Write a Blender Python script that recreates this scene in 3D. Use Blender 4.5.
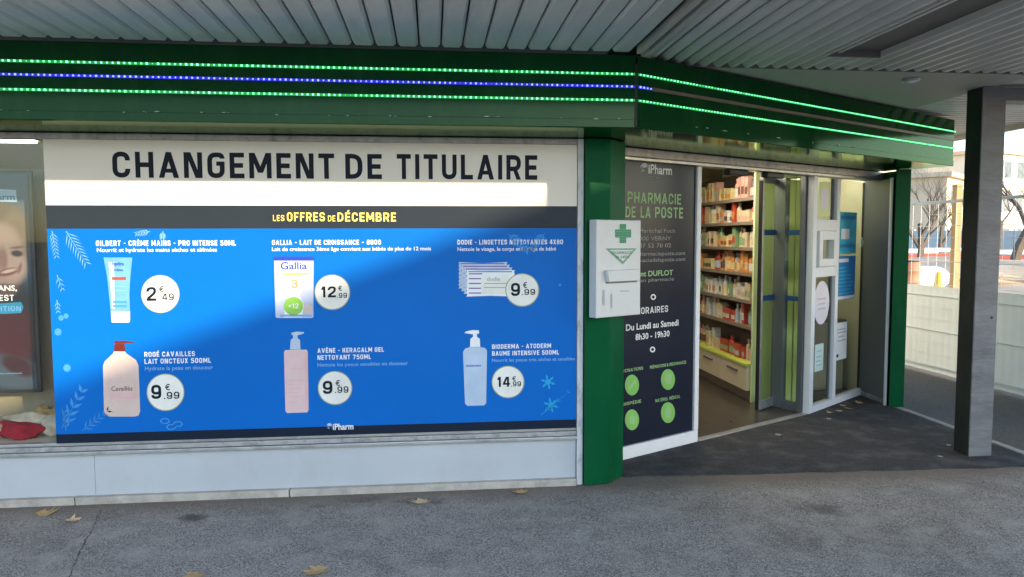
import bpy, bmesh, math, random
from mathutils import Matrix, Vector
R = math.radians
random.seed(7)
for o in list(bpy.data.objects):
    bpy.data.objects.remove(o)
SC = bpy.context.scene
COL = SC.collection

# ------------------------------------------------------------------ camera
F, YAW, PITCH, ROLL, EYE = 740.0, R(6.15), R(3.9), R(-.15), 1.6
fwd = Vector((math.sin(YAW) * math.cos(PITCH), math.cos(YAW) * math.cos(PITCH), -math.sin(PITCH)))
rgt = Vector((math.cos(YAW), -math.sin(YAW), 0))
upv = rgt.cross(fwd)
r2 = rgt * math.cos(ROLL) + upv * math.sin(ROLL)
u2 = -rgt * math.sin(ROLL) + upv * math.cos(ROLL)
cam_d = bpy.data.cameras.new('camera')
cam_d.sensor_width = 36
cam_d.lens = F * 36 / 1024
cam_d.clip_start = 0.05
cam_d.clip_end = 3000
cam = bpy.data.objects.new('camera', cam_d)
COL.objects.link(cam)
EYEP = Vector((0, 0, EYE))
cam.matrix_world = Matrix(((r2.x, u2.x, -fwd.x, 0), (r2.y, u2.y, -fwd.y, 0), (r2.z, u2.z, -fwd.z, EYE), (0, 0, 0, 1)))
SC.camera = cam

# ------------------------------------------------------------------ sky, sun, exposure
SUN_DX, SUN_DY, SUN_DZ = 2.68, -2.92, 1.0            # towards the sun
elev = math.atan2(SUN_DZ, math.hypot(SUN_DX, SUN_DY))
azim = math.atan2(SUN_DX, SUN_DY)
world = bpy.data.worlds.new('World')
SC.world = world
world.use_nodes = True
wn = world.node_tree.nodes
wl = world.node_tree.links
bgn = wn['Background']
sky = wn.new('ShaderNodeTexSky')
sky.sky_type = 'NISHITA'
sky.sun_disc = False
sky.sun_elevation = elev
sky.sun_rotation = azim
sky.air_density = 1.0
sky.dust_density = 0.75
sky.ozone_density = 2.0
wl.new(sky.outputs[0], bgn.inputs[0])
bgn.inputs[1].default_value = 0.15
sun_d = bpy.data.lights.new('sun', 'SUN')
sun_d.energy = 2.25
sun_d.angle = R(0.35)
sun_d.color = (1, .82, .58)
sun = bpy.data.objects.new('sun', sun_d)
COL.objects.link(sun)
sun.location = (SUN_DX * 20, SUN_DY * 20, 20)
sun.rotation_euler = Vector((SUN_DX, SUN_DY, SUN_DZ)).to_track_quat('Z', 'Y').to_euler()
SC.view_settings.view_transform = 'Standard'
SC.view_settings.look = 'None'
SC.view_settings.gamma = 1
SC.view_settings.exposure = 1.98
SC.cycles.max_bounces = 8
SC.cycles.use_denoising = True

# ------------------------------------------------------------------ materials
def srgb(r, g, b):
    f = lambda c: (c / 255 / 12.92) if c / 255 <= .04045 else ((c / 255 + .055) / 1.055) ** 2.4
    return (f(r), f(g), f(b))

def mat(name, col, rough=.5, metal=0, var=.12, scale=3.0, bump=0, bscale=60, spec=.5, coat=0,
        emit=None, estr=0, dirt=None, dscale=2.0, damt=.5, stretch=(1, 1, 1), rvar=.12):
    m = bpy.data.materials.new(name)
    m.use_nodes = True
    nt = m.node_tree
    N, L = nt.nodes, nt.links
    b = N['Principled BSDF']
    b.inputs['Roughness'].default_value = rough
    b.inputs['Metallic'].default_value = metal
    b.inputs['Specular IOR Level'].default_value = spec
    b.inputs['Coat Weight'].default_value = coat
    b.inputs['Coat Roughness'].default_value = .08
    geo = N.new('ShaderNodeNewGeometry')
    mp = N.new('ShaderNodeMapping')
    mp.inputs['Scale'].default_value = stretch
    L.new(geo.outputs['Position'], mp.inputs[0])
    n1 = N.new('ShaderNodeTexNoise')
    n1.inputs['Scale'].default_value = scale
    n1.inputs['Detail'].default_value = 6
    n1.inputs['Roughness'].default_value = .65
    L.new(mp.outputs[0], n1.inputs[0])
    mr = N.new('ShaderNodeMapRange')
    mr.inputs[1].default_value = .3
    mr.inputs[2].default_value = .7
    mr.inputs[3].default_value = 1 - var
    mr.inputs[4].default_value = 1 + var
    L.new(n1.outputs[0], mr.inputs[0])
    mx = N.new('ShaderNodeMix')
    mx.data_type = 'RGBA'
    mx.blend_type = 'MULTIPLY'
    mx.inputs[0].default_value = 1
    mx.inputs[6].default_value = (*col, 1)
    L.new(mr.outputs[0], mx.inputs[7])
    out = mx.outputs[2]
    if dirt:
        n2 = N.new('ShaderNodeTexNoise')
        n2.inputs['Scale'].default_value = dscale
        n2.inputs['Detail'].default_value = 8
        n2.inputs['Roughness'].default_value = .7
        L.new(mp.outputs[0], n2.inputs[0])
        r_ = N.new('ShaderNodeMapRange')
        r_.inputs[1].default_value = .5
        r_.inputs[2].default_value = .72
        r_.inputs[4].default_value = damt
        L.new(n2.outputs[0], r_.inputs[0])
        m2 = N.new('ShaderNodeMix')
        m2.data_type = 'RGBA'
        L.new(r_.outputs[0], m2.inputs[0])
        L.new(out, m2.inputs[6])
        m2.inputs[7].default_value = (*dirt, 1)
        out = m2.outputs[2]
    L.new(out, b.inputs['Base Color'])
    if rvar and rough > .02:
        rr = N.new('ShaderNodeMapRange')
        rr.inputs[1].default_value = .3
        rr.inputs[2].default_value = .7
        rr.inputs[3].default_value = max(.02, rough * (1 - rvar))
        rr.inputs[4].default_value = min(1, rough * (1 + rvar))
        L.new(n1.outputs[0], rr.inputs[0])
        L.new(rr.outputs[0], b.inputs['Roughness'])
    if bump:
        n3 = N.new('ShaderNodeTexNoise')
        n3.inputs['Scale'].default_value = bscale
        n3.inputs['Detail'].default_value = 4
        L.new(mp.outputs[0], n3.inputs[0])
        bp = N.new('ShaderNodeBump')
        bp.inputs['Strength'].default_value = bump
        bp.inputs['Distance'].default_value = .01
        L.new(n3.outputs[0], bp.inputs['Height'])
        L.new(bp.outputs[0], b.inputs['Normal'])
    if emit:
        b.inputs['Emission Color'].default_value = (*emit, 1)
        b.inputs['Emission Strength'].default_value = estr
    return m

def glass(name, tint=(.9, .95, .92), refl=1.0):
    m = bpy.data.materials.new(name)
    m.use_nodes = True
    N, L = m.node_tree.nodes, m.node_tree.links
    N.remove(N['Principled BSDF'])
    tr = N.new('ShaderNodeBsdfTransparent')
    tr.inputs[0].default_value = (*tint, 1)
    gl = N.new('ShaderNodeBsdfGlossy')
    gl.inputs['Roughness'].default_value = .015
    fr = N.new('ShaderNodeLayerWeight')
    fr.inputs[0].default_value = .5
    pw = N.new('ShaderNodeMath')
    pw.operation = 'POWER'
    pw.inputs[1].default_value = 4.5
    L.new(fr.outputs['Facing'], pw.inputs[0])
    mu = N.new('ShaderNodeMath')
    mu.operation = 'MULTIPLY_ADD'
    mu.inputs[1].default_value = .9 * refl
    mu.inputs[2].default_value = .035 * refl
    L.new(pw.outputs[0], mu.inputs[0])
    ms = N.new('ShaderNodeMixShader')
    L.new(mu.outputs[0], ms.inputs[0])
    L.new(tr.outputs[0], ms.inputs[1])
    L.new(gl.outputs[0], ms.inputs[2])
    L.new(ms.outputs[0], N['Material Output'].inputs[0])
    return m

def asphalt(name, base, light, scale=260, stain=.35, dust=None, spots=(), band=None):
    m = bpy.data.materials.new(name)
    m.use_nodes = True
    N, L = m.node_tree.nodes, m.node_tree.links
    b = N['Principled BSDF']
    b.inputs['Roughness'].default_value = .9
    b.inputs['Specular IOR Level'].default_value = .3
    geo = N.new('ShaderNodeNewGeometry')
    def noise(s, d, r=.6):
        n = N.new('ShaderNodeTexNoise')
        n.inputs['Scale'].default_value = s
        n.inputs['Detail'].default_value = d
        n.inputs['Roughness'].default_value = r
        L.new(geo.outputs['Position'], n.inputs[0])
        return n
    vo = N.new('ShaderNodeTexVoronoi')
    vo.inputs['Scale'].default_value = scale * .6
    L.new(geo.outputs['Position'], vo.inputs[0])
    n1 = noise(scale * .45, 3)
    n2 = noise(1.3, 9, .75)
    n3 = noise(4.5, 5)
    def mixc(fac, a, bb):
        x = N.new('ShaderNodeMix')
        x.data_type = 'RGBA'
        if isinstance(fac, float): x.inputs[0].default_value = fac
        else: L.new(fac, x.inputs[0])
        for k, v in ((6, a), (7, bb)):
            if isinstance(v, tuple): x.inputs[k].default_value = (*v, 1)
            else: L.new(v, x.inputs[k])
        return x.outputs[2]
    def rng(src, a, c, lo, hi):
        r = N.new('ShaderNodeMapRange')
        r.inputs[1].default_value = a; r.inputs[2].default_value = c
        r.inputs[3].default_value = lo; r.inputs[4].default_value = hi
        L.new(src, r.inputs[0])
        return r.outputs[0]
    sep = N.new('ShaderNodeSeparateColor')
    L.new(vo.outputs['Color'], sep.inputs[0])
    c = mixc(rng(sep.outputs[0], .15, 1, 0, 1), base, light)
    c = mixc(rng(n1.outputs[0], .45, .75, 0, .5), c, tuple(v * .35 for v in base))
    c = mixc(rng(n2.outputs[0], .48, .75, 0, stain), c, tuple(v * .45 for v in base))
    if dust:
        c = mixc(rng(n3.outputs[0], .48, .72, 0, .65), c, dust)
    nd = noise(9, 4)
    vg = N.new('ShaderNodeTexVoronoi')
    vg.inputs['Scale'].default_value = 1.9
    L.new(geo.outputs['Position'], vg.inputs[0])
    c = mixc(rng(vg.outputs['Distance'], .022, .04, .45, 0), c, tuple(v * .3 for v in base))
    vs_ = N.new('ShaderNodeTexVoronoi')
    vs_.inputs['Scale'].default_value = 7
    L.new(geo.outputs['Position'], vs_.inputs[0])
    c = mixc(rng(vs_.outputs['Distance'], .03, .06, .35, 0), c, tuple(v * 1.9 for v in light))
    sepp = N.new('ShaderNodeSeparateXYZ')
    L.new(geo.outputs['Position'], sepp.inputs[0])
    def math_(op, a, bb=None, cc=None):
        x = N.new('ShaderNodeMath'); x.operation = op
        for i, v in enumerate((a, bb, cc)):
            if v is None: continue
            if isinstance(v, (int, float)): x.inputs[i].default_value = v
            else: L.new(v, x.inputs[i])
        return x.outputs[0]
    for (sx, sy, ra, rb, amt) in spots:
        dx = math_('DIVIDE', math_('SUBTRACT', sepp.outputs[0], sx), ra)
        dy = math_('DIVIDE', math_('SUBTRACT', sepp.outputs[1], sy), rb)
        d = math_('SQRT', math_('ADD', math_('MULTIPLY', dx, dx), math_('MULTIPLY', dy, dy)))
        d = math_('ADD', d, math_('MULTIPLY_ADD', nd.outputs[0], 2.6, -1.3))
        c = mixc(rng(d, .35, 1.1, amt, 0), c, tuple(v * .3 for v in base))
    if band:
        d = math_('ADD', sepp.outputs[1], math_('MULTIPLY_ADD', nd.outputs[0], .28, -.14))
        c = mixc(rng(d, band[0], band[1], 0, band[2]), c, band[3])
    L.new(c, b.inputs['Base Color'])
    bp = N.new('ShaderNodeBump')
    bp.inputs['Strength'].default_value = .6
    bp.inputs['Distance'].default_value = .004
    L.new(vo.outputs['Distance'], bp.inputs['Height'])
    L.new(bp.outputs[0], b.inputs['Normal'])
    return m

M = {}
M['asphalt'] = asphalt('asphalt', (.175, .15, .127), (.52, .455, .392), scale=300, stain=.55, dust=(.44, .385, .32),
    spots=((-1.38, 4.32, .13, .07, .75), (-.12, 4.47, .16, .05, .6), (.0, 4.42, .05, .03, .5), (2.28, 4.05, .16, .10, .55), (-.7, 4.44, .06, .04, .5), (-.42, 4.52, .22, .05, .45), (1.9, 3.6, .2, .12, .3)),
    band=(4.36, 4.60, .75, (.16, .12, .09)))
M['patch'] = asphalt('fresh_asphalt', (.034, .033, .035), (.076, .074, .075), scale=300, stain=.6, dust=(.13, .122, .112))
M['walk'] = asphalt('side_walk_asphalt', (.105, .098, .09), (.20, .185, .17), stain=.3)
M['sand'] = mat('site_sand', (.42, .34, .25), .95, var=.25, scale=.6, bump=.5, bscale=4)
M['kerb'] = mat('kerb_stone', (.36, .34, .31), .85, var=.2, scale=12, bump=.3, bscale=120, dirt=(.12, .11, .10), dscale=8)
M['crack'] = mat('crack_dirt', (.07, .065, .06), 1)
M['plinth'] = mat('white_panel_paint', (.49, .515, .545), .35, var=.05, scale=2.5, dirt=(.33, .325, .31), dscale=3, damt=.28, spec=.4, stretch=(.7, 1, .6))
M['skirt'] = mat('skirting_stone', (.46, .42, .37), .85, var=.2, scale=9, bump=.3, bscale=90, dirt=(.16, .14, .12), dscale=6)
M['alu'] = mat('aluminium', (.50, .50, .51), .38, .7, var=.1, scale=8, dirt=(.2, .19, .18), dscale=7, damt=.6)
M['alu_dark'] = mat('grey_aluminium', (.125, .135, .155), .42, .25, var=.08, scale=5, stretch=(1, 1, .2))
M['alu_old'] = mat('weathered_aluminium', (.42, .41, .41), .5, .5, var=.22, scale=14, dirt=(.10, .10, .10), dscale=11, damt=.75, bump=.1, bscale=30)
M['white_frame'] = mat('white_lacquer', (.76, .76, .77), .35, var=.03, scale=6, dirt=(.5, .49, .47), dscale=9, damt=.18)
M['white_peel'] = mat('peeling_white_paint', (.66, .66, .66), .6, var=.1, scale=10, dirt=(.16, .15, .14), dscale=14, damt=.85, stretch=(1, 1, .4), bump=.2)
M['green'] = mat('green_lacquer', (.003, .080, .028), .30, var=.14, scale=3, dirt=(.012, .14, .06), dscale=5, damt=.3, spec=.08, stretch=(1, 1, .35))
M['green_fascia'] = mat('green_fascia_enamel', (.003, .046, .014), .13, var=.10, scale=2, dirt=(.018, .085, .032), dscale=6, damt=.45, spec=.6, stretch=(1, 1, .3))
M['green_fascia'].node_tree.nodes['Principled BSDF'].inputs['Specular Tint'].default_value = (.34, .75, .40, 1)
def enamel(m, col, lo, hi):
    N, L = m.node_tree.nodes, m.node_tree.links
    b = N['Principled BSDF']
    b.inputs['Specular IOR Level'].default_value = 0
    g_ = N.new('ShaderNodeBsdfGlossy')
    g_.inputs[0].default_value = (*col, 1)
    g_.inputs['Roughness'].default_value = .10
    lw = N.new('ShaderNodeLayerWeight'); lw.inputs[0].default_value = .5
    p_ = N.new('ShaderNodeMath'); p_.operation = 'POWER'; p_.inputs[1].default_value = 5
    L.new(lw.outputs['Facing'], p_.inputs[0])
    a_ = N.new('ShaderNodeMath'); a_.operation = 'MULTIPLY_ADD'; a_.inputs[1].default_value = hi; a_.inputs[2].default_value = lo
    L.new(p_.outputs[0], a_.inputs[0])
    x_ = N.new('ShaderNodeMixShader')
    L.new(a_.outputs[0], x_.inputs[0]); L.new(b.outputs[0], x_.inputs[1]); L.new(g_.outputs[0], x_.inputs[2])
    L.new(x_.outputs[0], N['Material Output'].inputs[0])
enamel(M['green_fascia'], (.46, .60, .38), .03, 1.7)
M['chip'] = mat('bare_metal_chip', (.42, .45, .42), .6)
M['black'] = mat('black_rubber', (.012, .012, .013), .5)
M['ceil'] = mat('canopy_sheet', (.66, .625, .575), .42, .1, var=.12, scale=2.5, dirt=(.40, .37, .33), dscale=4, damt=.4, stretch=(1, .25, 1))
M['ceil_back'] = mat('canopy_void', (.10, .10, .095), .9)
M['soffit'] = mat('soffit_plaster', (.47, .45, .38), .7, var=.06, scale=2, dirt=(.38, .36, .30), dscale=2, damt=.5)
M['recess'] = mat('lamp_recess_brown', (.17, .145, .13), .6, var=.15, scale=4)
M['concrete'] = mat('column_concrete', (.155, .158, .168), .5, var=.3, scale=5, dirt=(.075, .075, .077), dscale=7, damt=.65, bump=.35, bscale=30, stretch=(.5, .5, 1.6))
M['column_dark'] = mat('column_shaft_dark', (.022, .027, .025), .4, var=.25, scale=6, dirt=(.05, .05, .048), dscale=8, damt=.5, stretch=(1, 1, .4), spec=.3)  # near-black shaft, darker than the grey plate on its front
M['blue'] = mat('poster_blue', (.0005, .135, .53), .42, var=.05, scale=.8, spec=.15)
M['navy'] = mat('poster_navy', (.021, .029, .041), .42, var=.05, spec=.2)
M['footer'] = mat('poster_footer', (.006, .014, .034), .42, var=.05, spec=.2)
M['header'] = mat('poster_white', (.84, .76, .67), .6, spec=.1, var=.02)
M['ink'] = mat('ink_navy', (.010, .014, .024), .5, spec=.12)
M['white_ink'] = mat('ink_white', (.82, .84, .86), .5, spec=.12, var=.02)
M['pale_ink'] = mat('ink_pale', (.20, .42, .74), .5, spec=.12)
M['sprig_ink'] = mat('ink_sprig', (.06, .27, .66), .5, spec=.12)
M['teal_ink'] = mat('ink_teal', (.03, .36, .68), .5, spec=.12)
M['yellow_ink'] = mat('ink_yellow', (.85, .68, .16), .5, spec=.12)
M['roundel'] = mat('roundel_white', (.80, .79, .74), .5, spec=.12)
M['roundel_rim'] = mat('roundel_rim', (.36, .42, .26), .5, spec=.12)
M['red_ink'] = mat('ink_red', (.6, .07, .05), .5, spec=.12)
M['orange_ink'] = mat('ink_orange', (.8, .28, .05), .5, spec=.12)
M['lime_ink'] = mat('ink_lime', (.30, .60, .10), .5, spec=.12)
M['tube_ink'] = mat('tube_light_blue', (.14, .36, .72), .5, spec=.12, var=.15, scale=9)
M['lilac_ink'] = mat('tin_lilac', (.50, .55, .74), .5, spec=.12, var=.1, scale=8)
M['lid_ink'] = mat('tin_lid_blue', (.03, .06, .42), .5, spec=.12)
M['purple_ink'] = mat('pack_purple', (.16, .07, .36), .5, spec=.12)
M['cream_ink'] = mat('bottle_cream', (.66, .52, .47), .5, spec=.12)
M['rose_ink'] = mat('bottle_rose', (.72, .46, .46), .5, spec=.12)
M['pink_ink'] = mat('bottle_pink', (.72, .52, .53), .5, spec=.12)
M['rust_ink'] = mat('pump_rust', (.14, .022, .014), .5, spec=.12)
M['ice_ink'] = mat('bottle_ice', (.46, .56, .70), .5, spec=.12)
M['ice2_ink'] = mat('bottle_ice_shade', (.42, .55, .72), .5, spec=.12)
M['vinyl'] = mat('vinyl_charcoal', (.016, .019, .034), .2, var=.03, spec=.22, rvar=0)
M['vinyl_green'] = mat('vinyl_text_green', (.28, .50, .20), .5)
M['vinyl_grey'] = mat('vinyl_text_grey', (.26, .28, .28), .5)
M['vinyl_white'] = mat('vinyl_text_white', (.72, .74, .74), .5)
M['icon_green'] = mat('vinyl_icon_green', (.20, .48, .10), .5)
M['box_white'] = mat('box_white_enamel', (.62, .62, .62), .4, var=.03, dirt=(.5, .5, .48), damt=.3, dscale=5)
M['cross_green'] = mat('cross_green', (.01, .22, .10), .45)
M['tri_green'] = mat('triangle_green', (.14, .34, .24), .45)
M['box_print'] = mat('box_grey_print', (.40, .41, .42), .5)
M['wood_tan'] = mat('display_board_tan', (.33, .27, .18), .7, var=.18, scale=4, stretch=(3, 3, .5))
M['cream_wall'] = mat('interior_cream', (.70, .66, .50), .8, var=.04)
M['lime_wall'] = mat('interior_lime', (.62, .68, .36), .7, var=.04)
M['floor'] = mat('interior_tile', (.065, .053, .044), .3, var=.14, scale=5)
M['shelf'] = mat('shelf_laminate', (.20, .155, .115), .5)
M['shelf_dark'] = mat('shelf_dark_back', (.16, .12, .10), .8)  # plain dark brown for the shelf back and toe kick
M['rail_tan'] = mat('price_rail_tan', (.22, .175, .135), .5)
M['drawer'] = mat('drawer_beige', (.62, .53, .38), .45, var=.05)
M['lime_trim'] = mat('lime_trim', (.52, .60, .10), .5)
M['glass'] = glass('clear_glass', (.94, .96, .95), 1.0)
M['glass_green'] = glass('green_glass', (.86, .93, .76), 1.6)
M['led_green'] = mat('led_green', (.2, .8, .4), .5, emit=(.16, 1.0, .42), estr=.95)
M['led_green_soft'] = mat('led_green_band', (.05, .3, .1), .5, emit=(.01, 1.0, .16), estr=.06)
M['led_blue'] = mat('led_blue', (.2, .2, .8), .5, emit=(.12, .16, 1.0), estr=1.2)
M['led_blue_soft'] = mat('led_blue_band', (.05, .05, .3), .5, emit=(.01, .01, 1.0), estr=.14)
M['led_off'] = mat('led_strip_off', (.10, .085, .08), .4)
M['lamp'] = mat('ceiling_lamp', (.9, .9, .85), .5, emit=(1, .88, .66), estr=7.5)
M['lamp_dim'] = mat('counter_lamp', (.9, .9, .85), .5, emit=(1, .92, .76), estr=4)
M['leaf'] = mat('dry_leaf', (.50, .31, .13), .8, var=.3, scale=30, bump=.3, bscale=90)
M['leaf2'] = mat('dry_leaf_pale', (.58, .42, .24), .8, var=.3, scale=30)
M['litter'] = mat('paper_litter', (.34, .33, .31), .8)
M['sheet'] = mat('fence_sheeting', (.72, .74, .71), .6, var=.08, scale=1.5, bump=.3, bscale=3)
_m = M['sheet']; _N, _L = _m.node_tree.nodes, _m.node_tree.links
_t = _N.new('ShaderNodeBsdfTranslucent'); _t.inputs[0].default_value = (.80, .80, .74, 1)
_x = _N.new('ShaderNodeMixShader'); _x.inputs[0].default_value = .14
_L.new(_N['Principled BSDF'].outputs[0], _x.inputs[1]); _L.new(_t.outputs[0], _x.inputs[2])
_L.new(_x.outputs[0], _N['Material Output'].inputs[0])
M['galv'] = mat('galvanised_wire', (.66, .68, .68), .5, .1)
M['fence_foot'] = mat('fence_foot_concrete', (.30, .29, .28), .9)
M['render_cream'] = mat('cream_render', (.66, .63, .57), .85, var=.06, scale=.8)
M['render_tan'] = mat('tan_render', (.56, .46, .34), .85, var=.08, scale=.8)
M['pane_far'] = mat('far_window_glass', (.10, .12, .14), .15)
M['hoard'] = mat('blue_grey_hoarding', (.42, .44, .46), .5, var=.08)
M['barrier_red'] = mat('barrier_red', (.62, .12, .07), .5)
M['barrier_white'] = mat('barrier_white', (.75, .74, .72), .5)
M['timber'] = mat('timber_post', (.40, .26, .13), .8, var=.2, scale=5, stretch=(4, 4, .5))
M['bark'] = mat('tree_bark', (.11, .085, .07), .9, var=.2, scale=10)
M['bag'] = mat('white_bag', (.72, .70, .70), .7)
M['yellow_plastic'] = mat('yellow_plastic', (.70, .48, .03), .5)
M['brown_plastic'] = mat('brown_barrel', (.30, .14, .08), .6)
def soft_print(name, base, shapes, rough=.4):
    """printed picture: soft-edged ellipses (centre x, z, radii, tilt, edge, colour) in world x/z of a flat sheet"""
    m = bpy.data.materials.new(name)
    m.use_nodes = True
    N, L = m.node_tree.nodes, m.node_tree.links
    b = N['Principled BSDF']
    b.inputs['Roughness'].default_value = rough
    geo = N.new('ShaderNodeNewGeometry')
    nz = N.new('ShaderNodeTexNoise'); nz.inputs['Scale'].default_value = 14; nz.inputs['Detail'].default_value = 5
    L.new(geo.outputs['Position'], nz.inputs[0])
    cur = None
    for cx, cz, ra, rb, tilt, edge, col in shapes:
        mp = N.new('ShaderNodeMapping')
        mp.vector_type = 'TEXTURE'
        mp.inputs['Location'].default_value = (cx, 0, cz)
        mp.inputs['Rotation'].default_value = (0, tilt, 0)
        mp.inputs['Scale'].default_value = (ra, 1e6, rb)
        L.new(geo.outputs['Position'], mp.inputs[0])
        ln = N.new('ShaderNodeVectorMath'); ln.operation = 'LENGTH'
        L.new(mp.outputs[0], ln.inputs[0])
        ad = N.new('ShaderNodeMath'); ad.operation = 'MULTIPLY_ADD'
        L.new(nz.outputs[0], ad.inputs[0]); ad.inputs[1].default_value = .12; L.new(ln.outputs['Value'], ad.inputs[2])
        rg = N.new('ShaderNodeMapRange'); rg.interpolation_type = 'SMOOTHSTEP'
        rg.inputs[1].default_value = 1.06 - edge; rg.inputs[2].default_value = 1.06 + edge
        rg.inputs[3].default_value = 1; rg.inputs[4].default_value = 0
        L.new(ad.outputs[0], rg.inputs[0])
        mx = N.new('ShaderNodeMix'); mx.data_type = 'RGBA'
        L.new(rg.outputs[0], mx.inputs[0])
        if cur is None: mx.inputs[6].default_value = (*base, 1)
        else: L.new(cur, mx.inputs[6])
        mx.inputs[7].default_value = (*col, 1)
        cur = mx.outputs[2]
    L.new(cur, b.inputs['Base Color'])
    return m
M['poster_frame'] = mat('poster_frame_black', (.02, .022, .026), .35)
M['photo_sky'] = mat('photo_blue', (.075, .13, .24), .4, var=.2, scale=2)
M['photo_dark'] = mat('photo_dark', (.018, .02, .03), .4, var=.3, scale=4)
M['photo_skin'] = mat('photo_skin', (.40, .27, .23), .4, var=.12, scale=6)
M['photo_hair'] = mat('photo_hair', (.20, .14, .09), .4, var=.3, scale=18)
M['photo_red'] = mat('photo_red', (.085, .014, .022), .4, var=.2, scale=8)
M['photo_cyan'] = mat('photo_cyan', (.02, .22, .42), .4)
M['photo_lip'] = mat('photo_lip', (.22, .07, .07), .4)
M['red_plush'] = mat('red_plush', (.42, .012, .03), .9, var=.3, scale=25, bump=.8, bscale=120)
M['gold_plush'] = mat('gold_plush', (.46, .29, .11), .8, var=.3, scale=25, bump=.6, bscale=90)
M['cream_plush'] = mat('cream_plush', (.62, .52, .40), .9, var=.25, scale=18, bump=.8, bscale=90)
M['paper_white'] = mat('paper_white', (.74, .75, .76), .6, var=.03)
M['paper_lilac'] = mat('sticker_lilac', (.66, .62, .68), .6, var=.05)
M['paper_blue'] = mat('notice_blue', (.02, .20, .52), .45, var=.1)
M['paper_cyan'] = mat('notice_cyan', (.05, .42, .58), .45, var=.35, scale=9)
M['paper_mint'] = mat('notice_mint', (.55, .70, .66), .6)
M['band_blue'] = mat('door_band_blue', (.01, .07, .20), .4)
M['brick_wall'] = mat('opposite_render', (.50, .47, .43), .85, var=.08, scale=.5)

# ------------------------------------------------------------------ frames and pixel helpers
I4 = Matrix.Identity(4)
FB = Matrix.Rotation(R(30), 4, 'Z')                       # entrance side: x along it, y into the shop
P2, P3 = Vector((3.34, 6.27, 0)), Vector((4.345, 7.05, 0))
FU = Matrix.Translation(P2) @ Matrix.Rotation(math.atan2(P3.y - P2.y, P3.x - P2.x), 4, 'Z')
P1 = Vector((3.19, 6.62, 0))
FR = Matrix.Translation(P1) @ Matrix.Rotation(math.atan2(P2.y - P1.y, P2.x - P1.x), 4, 'Z')

def ray(px, py):
    return fwd * F + r2 * (px - 512) + u2 * (288.5 - py)
def on(Fr, y):
    """pixel -> (x, z) on the plane local y = y of frame Fr"""
    inv = Fr.inverted()
    o = inv @ EYEP
    def f(px, py):
        d = inv.to_3x3() @ ray(px, py)
        t = (y - o.y) / d.y
        p = o + d * t
        return (p.x, p.z)
    return f
def ground(px, py, z=0):
    d = ray(px, py)
    return EYEP + d * ((z - EYE) / d.z)

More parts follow.
